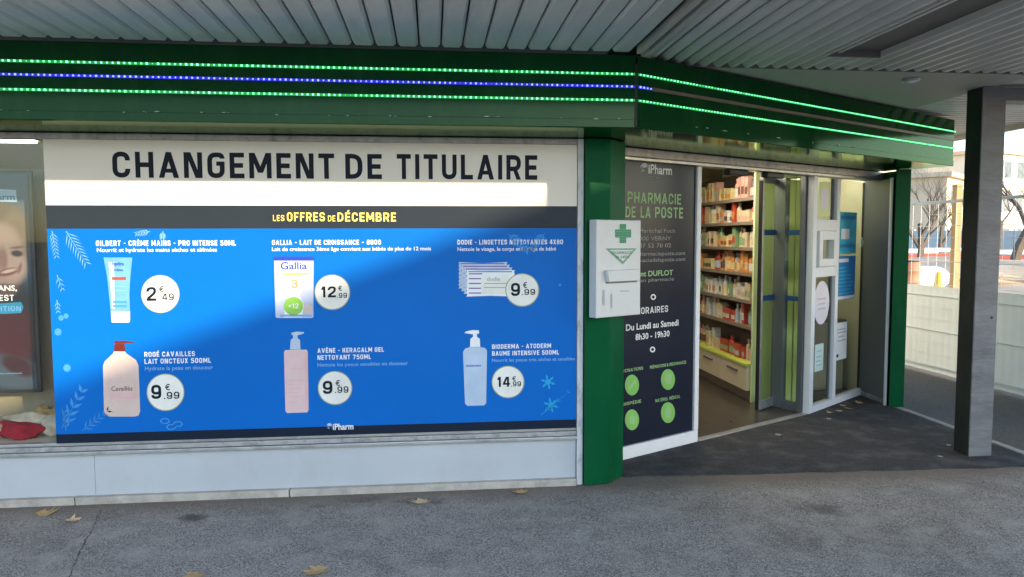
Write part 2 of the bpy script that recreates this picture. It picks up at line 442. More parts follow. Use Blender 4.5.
# ------------------------------------------------------------------ mesh builder
class MB:
    def __init__(self):
        self.v, self.f = [], []
    def poly(self, pts):
        n = len(self.v)
        self.v += [tuple(p) for p in pts]
        self.f.append(tuple(range(n, n + len(pts))))
        return self
    def box(self, x0, x1, y0, y1, z0, z1):
        n = len(self.v)
        self.v += [(x, y, z) for z in (z0, z1) for y in (y0, y1) for x in (x0, x1)]
        for q in ((0, 2, 3, 1), (4, 5, 7, 6), (0, 1, 5, 4), (2, 6, 7, 3), (0, 4, 6, 2), (1, 3, 7, 5)):
            self.f.append(tuple(n + i for i in q))
        return self
    def prism(self, pts, z0, z1):
        """pts: xy outline"""
        n, k = len(self.v), len(pts)
        self.v += [(p[0], p[1], z0) for p in pts] + [(p[0], p[1], z1) for p in pts]
        self.f.append(tuple(n + i for i in reversed(range(k))))
        self.f.append(tuple(n + k + i for i in range(k)))
        for i in range(k):
            j = (i + 1) % k
            self.f.append((n + i, n + j, n + k + j, n + k + i))
        return self
    def slab(self, pts, y0, y1):
        """pts: xz outline, extruded in y (y0 = viewer side)"""
        n, k = len(self.v), len(pts)
        self.v += [(p[0], y0, p[1]) for p in pts] + [(p[0], y1, p[1]) for p in pts]
        self.f.append(tuple(n + i for i in range(k)))
        self.f.append(tuple(n + k + i for i in reversed(range(k))))
        for i in range(k):
            j = (i + 1) % k
            self.f.append((n + i, n + k + i, n + k + j, n + j))
        return self
    def tube(self, path, radii, seg=8, cap=True):
        n0 = len(self.v)
        path = [Vector(p) for p in path]
        for i, p in enumerate(path):
            t = (path[min(i + 1, len(path) - 1)] - path[max(i - 1, 0)]).normalized()
            a = t.orthogonal().normalized() if i == 0 else (a - t * a.dot(t)).normalized()
            b = t.cross(a)
            r = radii[i] if isinstance(radii, (list, tuple)) else radii
            for s in range(seg):
                w = 2 * math.pi * s / seg
                self.v.append(tuple(p + (a * math.cos(w) + b * math.sin(w)) * r))
        for i in range(len(path) - 1):
            for s in range(seg):
                q = n0 + i * seg
                self.f.append((q + s, q + (s + 1) % seg, q + seg + (s + 1) % seg, q + seg + s))
        if cap:
            self.f.append(tuple(n0 + s for s in reversed(range(seg))))
            self.f.append(tuple(n0 + (len(path) - 1) * seg + s for s in range(seg)))
        return self
    def lathe(self, prof, cx=0, cy=0, seg=14):
        """prof: (r, z) list"""
        n0 = len(self.v)
        for r, z in prof:
            for s in range(seg):
                w = 2 * math.pi * s / seg
                self.v.append((cx + r * math.cos(w), cy + r * math.sin(w), z))
        for i in range(len(prof) - 1):
            for s in range(seg):
                q = n0 + i * seg
                self.f.append((q + s, q + (s + 1) % seg, q + seg + (s + 1) % seg, q + seg + s))
        self.f.append(tuple(n0 + s for s in reversed(range(seg))))
        self.f.append(tuple(n0 + (len(prof) - 1) * seg + s for s in range(seg)))
        return self
    def mesh(self, name, origin=(0, 0, 0), bevel=0, smooth=False):
        me = bpy.data.meshes.new(name)
        ox, oy, oz = origin
        me.from_pydata([(x - ox, y - oy, z - oz) for x, y, z in self.v], [], self.f)
        if bevel:
            bm = bmesh.new()
            bm.from_mesh(me)
            bmesh.ops.remove_doubles(bm, verts=bm.verts, dist=1e-5)
            bmesh.ops.recalc_face_normals(bm, faces=bm.faces)
            ed = [e for e in bm.edges if len(e.link_faces) == 2 and e.calc_face_angle(0) > .6]
            bmesh.ops.bevel(bm, geom=ed, offset=bevel, segments=2, affect='EDGES', profile=.6, clamp_overlap=True)
            bm.to_mesh(me)
            bm.free()
        if smooth:
            me.polygons.foreach_set('use_smooth', [True] * len(me.polygons))
        me.update()
        return me

WM = {}
def place(o, Mw, parent=None):
    o.matrix_basis = Mw
    WM[o.name] = Mw
    if parent is not None:
        o.parent = parent
        o.matrix_parent_inverse = WM[parent.name].inverted()

def tag(o, label, cat, group=None, kind=None):
    if label: o['label'] = label
    if cat: o['category'] = cat
    if group: o['group'] = group
    if kind: o['kind'] = kind
    return o

def thing(name, label, cat, loc=(0, 0, 0), group=None, rot=0):
    o = bpy.data.objects.new(name, None)
    o.empty_display_size = .2
    COL.objects.link(o)
    place(o, Matrix.Translation(loc) @ Matrix.Rotation(rot, 4, 'Z'))
    return tag(o, label, cat, group)

def part(name, mb, m, parent=None, Fr=I4, bevel=0, smooth=False, kind=None, label=None):
    xs = list(zip(*mb.v))
    org = ((min(xs[0]) + max(xs[0])) / 2, (min(xs[1]) + max(xs[1])) / 2, min(xs[2]))
    me = mb.mesh(name, org, bevel, smooth)
    me.materials.append(M[m] if isinstance(m, str) else m)
    o = bpy.data.objects.new(name, me)
    COL.objects.link(o)
    place(o, Fr @ Matrix.Translation(org), parent)
    if kind: o['kind'] = kind
    if label: o['label'] = label
    return o

def share(name, me, Mw, parent=None, m=None):
    o = bpy.data.objects.new(name, me)
    COL.objects.link(o)
    place(o, Mw, parent)
    return o

def bx(*a): return MB().box(*a)

# text as mesh, from the built-in font
_tc = {}
def text_verts(s, bold):
    k = (s, bold)
    if k in _tc: return _tc[k]
    cu = bpy.data.curves.new('lettering', 'FONT')
    cu.body = s
    cu.size = 1
    cu.offset = bold
    cu.resolution_u = 3
    ob = bpy.data.objects.new('lettering', cu)
    COL.objects.link(ob)
    dg = bpy.context.evaluated_depsgraph_get()
    me = bpy.data.meshes.new_from_object(ob.evaluated_get(dg))
    vs = [(v.co.x, v.co.y) for v in me.vertices]
    fs = [tuple(p.vertices) for p in me.polygons]
    bpy.data.objects.remove(ob)
    bpy.data.curves.remove(cu)
    bpy.data.meshes.remove(me)
    _tc[k] = (vs, fs)
    return _tc[k]
CAPH = max(v[1] for v in text_verts('H', 0)[0])

GT = {}
def roundpoly(pts, r, n=5):
    out = [pts[0]]
    for i in range(1, len(pts) - 1):
        a, b, c = Vector(pts[i - 1]), Vector(pts[i]), Vector(pts[i + 1])
        rr = min(r, (a - b).length * .5 if i > 1 else (a - b).length * .95, (c - b).length * .5 if i < len(pts) - 2 else (c - b).length * .95)
        p, q = b + (a - b).normalized() * rr, b + (c - b).normalized() * rr
        for k in range(n + 1):
            t = k / n
            out.append(tuple(p * (1 - t) ** 2 * 1.0 + b * 2 * t * (1 - t) + q * t * t))
    out.append(pts[-1])
    cl = [out[0]]
    for p in out[1:]:
        if (Vector(p) - Vector(cl[-1])).length > 1e-3: cl.append(p)
    return cl
def strip(pts, t):
    """thicken a polyline; returns quads"""
    P_ = [Vector(p) for p in pts]
    L_, R_ = [], []
    for i, p in enumerate(P_):
        d0 = (p - P_[i - 1]).normalized() if i else None
        d1 = (P_[i + 1] - p).normalized() if i < len(P_) - 1 else None
        if d0 is None: d0 = d1
        if d1 is None: d1 = d0
        n0, n1 = Vector((-d0.y, d0.x)), Vector((-d1.y, d1.x))
        m = (n0 + n1)
        if m.length < 1e-6: m = n0
        m.normalize()
        k = t / 2 / max(.35, m.dot(n0))
        L_.append(p + m * k); R_.append(p - m * k)
    return [[L_[i], R_[i], R_[i + 1], L_[i + 1]] for i in range(len(P_) - 1)]
def glyph(c, t):
    """list of strokes (each a list of polygons) and the advance width; cap height 1"""
    h, g, u = t / 2, t * 1.08, .5
    bar = lambda x0, y0, x1, y1: [[(x0, y0), (x1, y0), (x1, y1), (x0, y1)]]
    D = lambda x0, y0, x1, y1, w=None: [[(x0, y0), (x0 + (w or g), y0), (x1 + (w or g), y1), (x1, y1)]]
    S = lambda pts, r=.24: strip(roundpoly(pts, r), t)
    loop = lambda x0, y0, x1, y1, r=.26: S([(x0 + (x1 - x0) / 2, y1), (x1, y1), (x1, y0), (x0, y0), (x0, y1), (x0 + (x1 - x0) / 2, y1)], r)
    stem = lambda x=0: bar(x, 0, x + t, 1)
    w = {'I': t, 'M': .86, 'W': 1.05, 'A': .76, 'V': .76, 'N': .70, 'H': .68, 'E': .56, 'F': .54, 'L': .54, 'T': .62, '1': .36, '-': .40, '.': t, ' ': .24, 'J': .52, '\u2013': .5, '+': .5, '&': .7}.get(c, .66)
    if c in '\u00c9\u00c8': w = .56
    e = w - h
    if c == ' ': st = []
    elif c == 'A': st = [D(0, 0, w / 2 - g / 2, 1), D(w - g, 0, w / 2 - g / 2, 1), bar(w * .22, .2, w * .78, .2 + t * .85)]
    elif c == 'B': st = [stem(), S([(t, 1 - h), (e - .03, 1 - h), (e - .03, u), (t, u)], .22), S([(t, u), (e, u), (e, h), (t, h)], .22)]
    elif c == 'C': st = [S([(e, .66), (e, 1 - h), (h, 1 - h), (h, h), (e, h), (e, .34)], .26)]
    elif c == 'D': st = [stem(), S([(t, 1 - h), (e, 1 - h), (e, h), (t, h)], .32)]
    elif c in 'E\u00c9\u00c8': st = [stem(), bar(t, 0, w, t), bar(t, 1 - t, w, 1), bar(t, u - h, w * .92, u + h)]
    elif c == 'F': st = [stem(), bar(t, 1 - t, w, 1), bar(t, u - h, w * .9, u + h)]
    elif c == 'G': st = [S([(e, .76), (e, 1 - h), (h, 1 - h), (h, h), (e, h), (e, .5)], .26), bar(w * .52, .5 - t * .1, w, .5 + t * .8)]
    elif c == 'H': st = [stem(), stem(w - t), bar(t, u - h, w - t, u + h)]
    elif c == 'I': st = [stem()]
    elif c == 'J': st = [S([(e, 1), (e, h), (h, h), (h, .3)], .22)]
    elif c == 'K': st = [stem(), D(t, .36, w - g * 1.1, 1, g * 1.1), D(w - g * 1.1, 0, t + .1, .56, g * 1.1)]
    elif c == 'L': st = [stem(), bar(t, 0, w, t)]
    elif c == 'M': st = [stem(), stem(w - t), D(w / 2 - g / 2, .22, t * .1, 1), D(w / 2 - g / 2, .22, w - t * .1 - g, 1)]
    elif c == 'N': st = [stem(), stem(w - t), D(w - t - g * .4, 0, t * .4 - g * .05, 1)]
    elif c in 'O0': st = [loop(h, h, e, 1 - h, .28)]
    elif c == 'P': st = [stem(), S([(t, 1 - h), (e, 1 - h), (e, .42), (t, .42)], .24)]
    elif c == 'Q': st = [loop(h, h, e, 1 - h, .28), D(w - g * .8, -.08, w * .5, .3)]
    elif c == 'R': st = [stem(), S([(t, 1 - h), (e, 1 - h), (e, .44), (t, .44)], .24), D(w - g, 0, w * .42, .44)]
    elif c == 'S': st = [S([(e, .70), (e, 1 - h), (h, 1 - h), (h, .52), (e, .48), (e, h), (h, h), (h, .30)], .22)]
    elif c == 'T': st = [bar(0, 1 - t, w, 1), bar(w / 2 - h, 0, w / 2 + h, 1 - t)]
    elif c == 'U': st = [S([(h, 1), (h, h), (e, h), (e, 1)], .28)]
    elif c == 'V': st = [D(w / 2 - g / 2, 0, 0, 1), D(w / 2 - g / 2, 0, w - g, 1)]
    elif c == 'W': st = [D(w * .27 - g / 2, 0, 0, 1), D(w * .27 - g / 2, 0, w / 2 - g / 2, 1), D(w * .73 - g / 2, 0, w / 2 - g / 2, 1), D(w * .73 - g / 2, 0, w - g, 1)]
    elif c == 'X': st = [D(0, 0, w - g, 1), D(w - g, 0, 0, 1)]
    elif c == 'Y': st = [bar(w / 2 - h, 0, w / 2 + h, .45), D(w / 2 - g / 2, .4, 0, 1), D(w / 2 - g / 2, .4, w - g, 1)]
    elif c == 'Z': st = [bar(0, 0, w, t), bar(0, 1 - t, w, 1), D(0, t * .8, w - g, 1 - t * .8)]
    elif c == '1': st = [bar(w - t, 0, w, 1), D(0, .70, w - t * 1.2, 1, t * 1.1)]
    elif c == '2': st = [S([(h, .66), (h, 1 - h), (e, 1 - h), (e, .58), (h, t * .9)], .26), bar(0, 0, w, t)]
    elif c == '3': st = [S([(h, .72), (h, 1 - h), (e - .02, 1 - h), (e - .02, .53), (w * .35, .53)], .22), S([(w * .35, .53), (e, .53), (e, h), (h, h), (h, .28)], .22)]
    elif c == '4': st = [bar(w - t * 1.5, 0, w - t * .5, 1), bar(0, .2, w, .2 + t), D(0, .2 + t * .8, w - t * 1.6 - g * .4, 1)]
    elif c == '5': st = [S([(w * .92, 1 - h), (h, 1 - h), (h, .56), (e, .60), (e, h), (h, h), (h, .27)], .20)]
    elif c == '6': st = [loop(h, h, e, .60, .22), S([(h, .34), (h, 1 - h), (e, 1 - h), (e, .72)], .26)]
    elif c == '7': st = [bar(0, 1 - t, w, 1), D(w * .2, 0, w - g, 1 - t * .9)]
    elif c == '8': st = [loop(h, h, e, .53, .20), loop(h + .02, .53, e - .02, 1 - h, .20)]
    elif c == '9': st = [loop(h, .40, e, 1 - h, .22), S([(e, .66), (e, h), (h, h), (h, .28)], .26)]
    elif c in '-\u2013': st = [bar(.04, .40, w - .04, .40 + t * .8)]
    elif c == '.': st = [bar(0, 0, t, t)]
    elif c == '+': st = [bar(0, .5 - h, w, .5 + h), bar(w / 2 - h, .5 - .25, w / 2 + h, .5 + .25)]
    else: return None
    if c == '\u00c9': st.append(D(w * .36, 1.07, w * .55, 1.26))
    if c == '\u00c8': st.append(D(w * .46, 1.07, w * .27, 1.26))
    return st, w
def stroke_text(s, x0, x1, z0, cap, y, t):
    mb = MB()
    adv, items = 0, []
    for c in s:
        gl = glyph(c, t)
        if gl is None: return None
        items.append((adv, gl[0])); adv += gl[1] + .19
    adv -= .19
    sx = (x1 - x0) / adv
    for a, st in items:
        for i, polys in enumerate(st):
            for p in polys:
                mb.poly([(x0 + (a + q[0]) * sx, y - .00012 * i, z0 + q[1] * cap) for q in p])
    return mb

def text(s, pxl, pxr, pyb, cap, m, parent, Fr, y, bold=0.0, zb=None, name='lettering'):
    """string between pixel columns pxl..pxr, baseline at pixel row pyb (left end), cap height in pixels"""
    f = on(Fr, y)
    x0, z0 = f(pxl, pyb)
    _, z1 = f(pxl, pyb - cap)
    x1, _ = f(pxr, pyb)
    if bold >= .02:
        mb = stroke_text(s, x0, x1, z0, z1 - z0, y, .185 if bold > .04 else .16)
        if mb: return part(name, mb, m, parent, Fr)
        bold = min(bold, .022)
    vs, fs = text_verts(s, bold)
    a, b = min(v[0] for v in vs), max(v[0] for v in vs)
    sx = (x1 - x0) / (b - a)
    sz = (z1 - z0) / (CAPH + 2 * bold)
    mb = MB()
    mb.v = [(x0 + (v[0] - a) * sx, y, z0 + (v[1] + bold) * sz) for v in vs]
    mb.f = fs
    return part(name, mb, m, parent, Fr)

def flat(pts, m, parent, Fr, y, name, th=0):
    """flat print: pixel outline on plane local y of frame"""
    f = on(Fr, y)
    mb = MB().poly([(p[0], y, p[1]) for p in (f(*q) for q in pts)])
    return part(name, mb, m, parent, Fr)
def ell(cx, cy, rx, ry, n=28):
    return [(cx + rx * math.cos(2 * math.pi * i / n), cy + ry * math.sin(2 * math.pi * i / n)) for i in range(n)]
def rect(x0, y0, x1, y1): return [(x0, y0), (x1, y0), (x1, y1), (x0, y1)]

# ------------------------------------------------------------------ ground
def struct(name, mb, m, **k):
    o = part(name, mb, m, **k)
    o['kind'] = 'structure'
    return o
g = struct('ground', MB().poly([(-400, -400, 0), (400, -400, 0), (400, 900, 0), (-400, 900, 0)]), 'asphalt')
# side walk beyond the kerb and the building-site soil
struct('side_walk', MB().poly([(4.36, 3.2, .004), (5.95, 2.6, .004), (5.95, 14, .004), (4.36, 14, .004)]), 'walk')
struct('site_ground', MB().poly([(6.4, 2, .004), (120, -10, .004), (160, 130, .004), (6.4, 130, .004)]), 'sand')
# dark asphalt patch in front of the entrance
pp = []
for i in range(41):
    x = 1.27 + (4.29 - 1.27) * i / 40
    pp.append((x, 4.74 - .10 * (x - 1.27) / 3 + random.uniform(-.008, .008) + .006 * math.sin(i * .9)))
pp += [(4.29, 6.42), (4.24, 6.6), (4.30, 7.0), (3.40, 6.30), (3.33, 6.24), (2.07, 5.52), (1.30, 5.06), (1.26, 4.8)]
pm = struct('asphalt_patch', MB().prism(pp, -.02, .007), 'patch')
k = 0
for y0, y1 in ((3.3, 4.35), (4.35, 5.4), (5.4, 6.42)):
    o = struct('kerb_edging', bx(4.30, 4.36, y0 + .004, y1 - .004, -.05, .012), 'kerb', bevel=.004)
# crack running towards the camera
cp0 = [(101, 510), (96, 520), (92, 531), (86, 540), (80, 551), (76, 560), (72, 570), (68, 580)]
cp = [(cp0[i][0] + (cp0[i + 1][0] - cp0[i][0]) * k / 5 + random.uniform(-1.2, 1.2), cp0[i][1] + (cp0[i + 1][1] - cp0[i][1]) * k / 5) for i in range(len(cp0) - 1) for k in range(5)]
mb = MB()
L_, R_ = [], []
for i, (x, y) in enumerate(cp):
    p = ground(x, y)
    w = random.uniform(.0006, .0042)
    L_.append((p.x - w, p.y, .0025)); R_.append((p.x + w, p.y, .0025))
for i in range(len(cp) - 1):
    mb.poly([L_[i], R_[i], R_[i + 1], L_[i + 1]])
part('crack', mb, 'crack', g)

# ------------------------------------------------------------------ shop building
FA = 4.655
shop = thing('shop_building', 'pharmacy shopfront in green and white under the canopy', 'building', (-.8, 6.5, 0))
# solid volumes (behind the shop windows)
part('wall', bx(-5.2, -5.0, FA, 10.4, 0, 2.65), 'cream_wall', shop)
part('wall', bx(-5.0, 4.40, 10.4, 10.55, 0, 2.65), 'cream_wall', shop)
part('wall', bx(4.33, 4.46, 7.06, 10.4, 0, 2.65), 'cream_wall', shop)
part('ceiling', MB().prism([(-5.0, 4.72), (1.0, 4.72), (4.30, 6.66), (4.30, 10.4), (-5.0, 10.4)], 2.45, 2.6), 'cream_wall', shop)
part('floor', MB().prism([(-5.0, 4.75), (1.0, 4.75), (1.27, 5.06), (2.07, 5.53), (3.34, 6.26), (4.33, 7.02), (4.33, 10.4), (-5.0, 10.4)], -.1, .009), 'floor', shop)
# plinth panels under the big window, skirting stones
for x0, x1 in ((-5.0, -2.0508), (-2.0492, .915)):
    part('plinth_panel', bx(x0, x1, FA, FA + .05, .045, .30), 'plinth', shop, bevel=.002)
for x0, x1 in ((-5.0, -2.16), (-2.154, -.9), (-.894, .915)):
    part('skirting_stone', bx(x0, x1, FA - .035, FA + .04, -.05, .045), 'skirt', shop, bevel=.006)
part('window_sill', bx(-5.0, .917, FA - .03, FA + .04, .302, .322), 'alu', shop, bevel=.003)
part('window_sill', bx(-5.0, .917, FA - .012, FA + .05, .324, .352), 'alu_old', shop, bevel=.003)
part('window_sill', bx(-5.0, .917, FA + .002, FA + .05, .354, .372), 'alu', shop, bevel=.003)
part('window_frame', bx(.919, .957, FA - .02, FA + .06, 0, 2.222), 'white_peel', shop, bevel=.003)
part('window_head', bx(-5.0, .917, FA - .015, FA + .06, 2.186, 2.222), 'alu_old', shop, bevel=.003)
part('window_pane', bx(-5.0, .915, FA + .024, FA + .030, .374, 2.184), 'glass', shop)
# green corner pillar
part('corner_pillar', MB().prism([(.962, 4.60), (1.127, 4.625), (1.262, 4.775), (1.262, 5.02), (.962, 5.02)], .004, 2.222), 'green', shop, bevel=.006)
# far post at the right end
part('end_post', MB().prism([(4.262, 6.46), (4.385, 6.42), (4.46, 6.58), (4.46, 7.04), (4.352, 7.04), (4.352, 6.53)], .004, 2.222), 'green', shop, bevel=.005)
# fascia: long side (A) and entrance side (B)
CX, CYF = 1.172, 4.2
c0 = FB.inverted() @ Vector((CX, CYF, 0))
cb, cn = c0.x, c0.y
BE = 7.10
ZF0, ZF1 = 2.226, 2.638
eA = FB @ Vector((BE, cn, 0))
fa = part('fascia', MB().prism([(-5.2, CYF), (CX - .004, CYF), (CX - .004 + .29, 4.90), (-5.2, 4.90)], ZF0, ZF1), 'green_fascia', shop, bevel=.004)
fb = part('fascia', MB().prism([(cb + .006, cn), (BE, cn), (BE, cn + .95), (cb + .006 + .52, cn + .95)], ZF0 + .002, ZF1 - .002), 'green_fascia', shop, FB, bevel=.004)
part('fascia_seam', bx(CX - .01, CX + .004, CYF - .004, CYF + .01, ZF0 + .01, ZF1 - .05), 'black', fa)
# thin lip along the lower front edge
part('fascia_lip', bx(-5.2, CX - .012, CYF - .006, CYF - .001, ZF0 + .004, ZF0 + .05), 'green_fascia', fa, bevel=.002)
part('fascia_lip', bx(cb + .02, BE - .004, cn - .006, cn - .001, ZF0 + .004, ZF0 + .05), 'green_fascia', fb, FB, bevel=.002)

for k in range(26):
    x_ = random.uniform(-3.2, 1.1); z_ = ZF0 + .05 + random.uniform(-.004, .004)
    w_, h_ = random.uniform(.006, .045) * random.choice((1, 1, .5)), random.uniform(.0015, .005)
    part('paint_chip', MB().poly([(x_, CYF - .0075, z_), (x_ + w_ * .5, CYF - .0075, z_ - h_ * .6), (x_ + w_, CYF - .0075, z_), (x_ + w_ * .6, CYF - .0075, z_ + h_)]), 'chip', fa)
for k in range(10):
    x_ = random.uniform(cb + .1, BE - .1); z_ = ZF0 + .05 + random.uniform(-.004, .004)
    w_, h_ = random.uniform(.01, .09), random.uniform(.0015, .005)
    part('paint_chip', MB().poly([(x_, cn - .0075, z_), (x_ + w_ * .5, cn - .0075, z_ - h_ * .6), (x_ + w_, cn - .0075, z_), (x_ + w_ * .6, cn - .0075, z_ + h_)]), 'chip', fb, FB)
def led_row(parent, Fr, x0, x1, y, z, dot, band, pitch=.0287, r=.0042):
    st = part('led_strip', bx(x0, x1, y - .006, y - .001, z - .007, z + .007), band, parent, Fr)
    mb = MB()
    x = x0 + pitch / 2
    while x < x1:
        q = r * random.uniform(.72, 1.15) if random.random() > .02 else .001
        mb.box(x - q, x + q, y - .011, y - .0065, z - q, z + q)
        x += pitch
    part('led', mb, dot, st, Fr, kind='stuff')
Z1, Z2, Z3 = 2.531, 2.461, 2.384
led_row(fa, I4, -5.1, CX - .01, CYF, Z1, 'led_green', 'led_green_soft')
led_row(fa, I4, -5.1, CX - .01, CYF, Z2, 'led_blue', 'led_blue_soft')
led_row(fa, I4, -5.1, CX - .01, CYF, Z3, 'led_green', 'led_green_soft')
led_row(fb, FB, cb + .01, BE, cn, Z1, 'led_green', 'led_green_soft', r=.0033)
led_row(fb, FB, cb + .01, cb + .12, cn, Z2, 'led_blue', 'led_blue_soft')
part('led_strip', bx(cb + .125, BE, cn - .006, cn - .001, Z2 - .010, Z2 + .010), 'led_off', fb, FB)
led_row(fb, FB, cb + .01, BE, cn, Z3, 'led_green', 'led_green_soft', r=.0033)
# wall strip between fascia underside and door head, entrance head rail
part('door_head', bx(3.60, 7.36, 3.70, 3.84, 2.166, 2.224), 'alu_old', shop, FB, bevel=.004)
part('door_head', bx(3.60, 7.36, 3.715, 3.83, 2.142, 2.164), 'alu', shop, FB, bevel=.003)
for b0 in (4.86, 5.35):
    part('door_sensor', bx(b0, b0 + .24, 3.735, 3.80, 2.095, 2.141), 'black', shop, FB, bevel=.012)
part('threshold', bx(4.55, 6.02, 3.742, 3.80, -.01, .016), 'alu', shop, FB, bevel=.003)
# dark glazed panel beside the pillar with white frame
part('panel_frame', bx(3.50, 4.53, 3.742, 3.80, .008, .100), 'white_frame', shop, FB, bevel=.003)
part('panel_frame', bx(4.484, 4.532, 3.742, 3.80, .102, 2.140), 'white_frame', shop, FB, bevel=.003)
# aluminium return beside the service window
ret = part('return_panel', bx(4.300, 4.332, 6.56, 7.03, .05, 2.15), 'alu_dark', shop, bevel=.004)
part('return_panel_base', bx(4.292, 4.332, 6.56, 7.03, .006, .048), 'alu', shop, bevel=.003)
part('seal_strip', bx(4.268, 4.300, 6.522, 6.556, .006, 2.15), 'black', shop)
part('seal_trim', bx(4.250, 4.268, 6.505, 6.53, .006, 2.15), 'white_frame', shop)

# ------------------------------------------------------------------ service window box (white frame) right of the doorway
sv = thing('service_window', 'white framed service window with small hatch right of the open doorway', 'window', P2)
UL = (P3 - P2).length
fU = on(FU, 0)
uA = fU(808, 300)[0]; uM0 = fU(834, 300)[0]; uM1 = fU(841, 300)[0]
uM0, uM1 = .50, .565
ZT = 2.14
def uf(x0, x1, z0, z1, y0=-.03, y1=.03, m='white_frame', nm='frame_rail', par=None):
    return part(nm, bx(x0, x1, y0, y1, z0, z1), m, par or sv, FU, bevel=.003)
uf(0, .075, .01, ZT, nm='frame_stile')
uf(uM0, uM1, .072, ZT, nm='frame_stile')
uf(UL - .035, UL - .002, .072, ZT, nm='frame_stile', m='alu_dark')
uf(.077, UL - .002, .01, .07)
zt0, zt1 = fU(820, 216)[1], fU(820, 228)[1]
zb0, zb1 = fU(820, 266)[1], fU(820, 275)[1]
uf(.077, uM0 - .002, 1.66, 1.76)
uf(.077, uM0 - .002, 1.24, 1.33)
hw = uf(.095, .165, 1.335, 1.655, -.05, .03, nm='hatch_frame')
for a in ((.405, .475, 1.335, 1.655), (.167, .403, 1.575, 1.655), (.167, .403, 1.335, 1.405)):
    uf(*a, -.05, .03, nm='hatch_frame')
part('hatch_glass', bx(.167, .403, -.003, .003, 1.407, 1.573), 'glass', sv, FU)
part('pane', bx(.077, uM0 - .002, -.003, .003, .072, 1.238), 'glass', sv, FU)
part('pane', bx(.077, uM0 - .002, -.003, .003, 1.762, ZT), 'glass', sv, FU)
part('pane', bx(uM1 + .002, UL - .037, -.003, .003, .072, ZT), 'glass', sv, FU)
part('seal', bx(uM0 - .03, uM0 - .004, .004, .02, .072, 1.238), 'black', sv, FU)
part('seal', bx(uM0 - .03, uM0 - .004, .004, .02, 1.762, ZT), 'black', sv, FU)
part('seal', bx(UL - .06, UL - .037, .004, .02, .072, ZT), 'black', sv, FU)
# glazed side of the box facing the doorway
RL = (P2 - P1).length
part('side_stile', bx(0, .13, -.03, .03, .01, ZT), 'alu_dark', sv, FR, bevel=.004)
part('side_stile', bx(RL - .09, RL - .034, -.028, .028, .01, ZT), 'alu_dark', sv, FR, bevel=.004)
part('side_rail', bx(.132, RL - .092, -.028, .028, .01, .09), 'alu_dark', sv, FR, bevel=.004)
part('side_pane', bx(.132, RL - .092, -.003, .003, .092, ZT), 'glass_green', sv, FR)
for z in (1.02, 1.62):
    part('safety_band', bx(.132, RL - .092, -.006, -.004, z, z + .045), 'band_blue', sv, FR)

# notices on the service window
def sheet_thing(name, label, cat, pts, m, Fr, y, group=None):
    f = on(Fr, y)
    q = [f(*p) for p in pts]
    o = part(name, MB().slab(q, y, y + .0015), m, None, Fr)
    tag(o, label, cat, group)
    return o
def quad(x0, y0, x1, y1, s=-.12):
    """pixel rectangle sheared with the receding plane"""
    return [(x0, y0), (x1, y0 + (x1 - x0) * s * -0), (x1, y1), (x0, y1)]
def unit_sheet(name, label, cat, u0, u1, z0, z1, m, y=-.006, n=None):
    if n:
        pts = [((u0 + u1) / 2 + (u1 - u0) / 2 * math.cos(2 * math.pi * i / n), (z0 + z1) / 2 + (z1 - z0) / 2 * math.sin(2 * math.pi * i / n)) for i in range(n)]
    else:
        pts = [(u0, z0), (u1, z0), (u1, z1), (u0, z1)]
    o = part(name, MB().slab(pts, y, y + .0015), m, None, FU)
    return tag(o, label, cat)
def marks(par, u0, u1, zs, m, Fr=None, y=-.008, h=.012, nm='print_line'):
    for z, a, b in zs:
        part(nm, MB().poly([(u0 + (u1 - u0) * a, y, z), (u0 + (u1 - u0) * b, y, z), (u0 + (u1 - u0) * b, y, z + h), (u0 + (u1 - u0) * a, y, z + h)]), m, par, Fr or FU)
o = unit_sheet('notice', 'framed yellow notice behind the top pane above the hatch', 'notice', .14, .40, 1.80, 2.10, 'lime_wall')
marks(o, .19, .35, [(1.86, 0, 1)], 'paper_lilac', h=.18)
o = unit_sheet('sticker', 'round lilac sticker on the pane below the hatch', 'sticker', .10, .43, .80, 1.20, 'paper_lilac', n=28)
marks(o, .14, .38, [(1.03, .1, .9), (.985, .2, .8), (.94, .15, .85)], 'box_print')
o = unit_sheet('notice', 'small mint paper low on the left pane of the service window', 'notice', .15, .33, .37, .62, 'paper_mint')
marks(o, .15, .33, [(.55, .2, .8), (.50, .15, .85), (.46, .15, .7), (.42, .2, .8)], 'box_print', h=.01)
o = unit_sheet('poster', 'cyan poster at the top of the right pane', 'poster', .59, 1.02, 1.44, 1.84, 'paper_cyan')
marks(o, .59, 1.02, [(1.77, .1, .9), (1.50, .1, .9)], 'paper_blue', h=.035)
marks(o, .59, 1.02, [(1.58, .15, .6)], 'paper_white', h=.10)
o = unit_sheet('poster', 'deep blue notice with white list under the cyan poster', 'poster', .59, 1.02, 1.00, 1.42, 'paper_blue')
marks(o, .59, 1.02, [(1.36, .08, .6)], 'paper_white', h=.035)
marks(o, .63, .98, [(1.30 - .035 * i, 0, random.uniform(.6, 1)) for i in range(8)], 'paper_cyan', h=.012)
marks(o, .59, 1.02, [(1.005, 0, 1)], 'paper_white', h=.03)
o = unit_sheet('notice', 'white notice with dark print below the blue notice', 'notice', .60, .86, .42, .78, 'paper_white')
marks(o, .60, .86, [(.71, .1, .8), (.68, .1, .9), (.64, .2, .7), (.60, .1, .9)], 'box_print')
marks(o, .60, .86, [(.45, .08, .25)], 'ink', h=.03)
o = unit_sheet('sticker', 'small white round sticker beside the blue posters', 'sticker', 1.06, 1.13, 1.50, 1.60, 'paper_white', y=-.034, n=16)

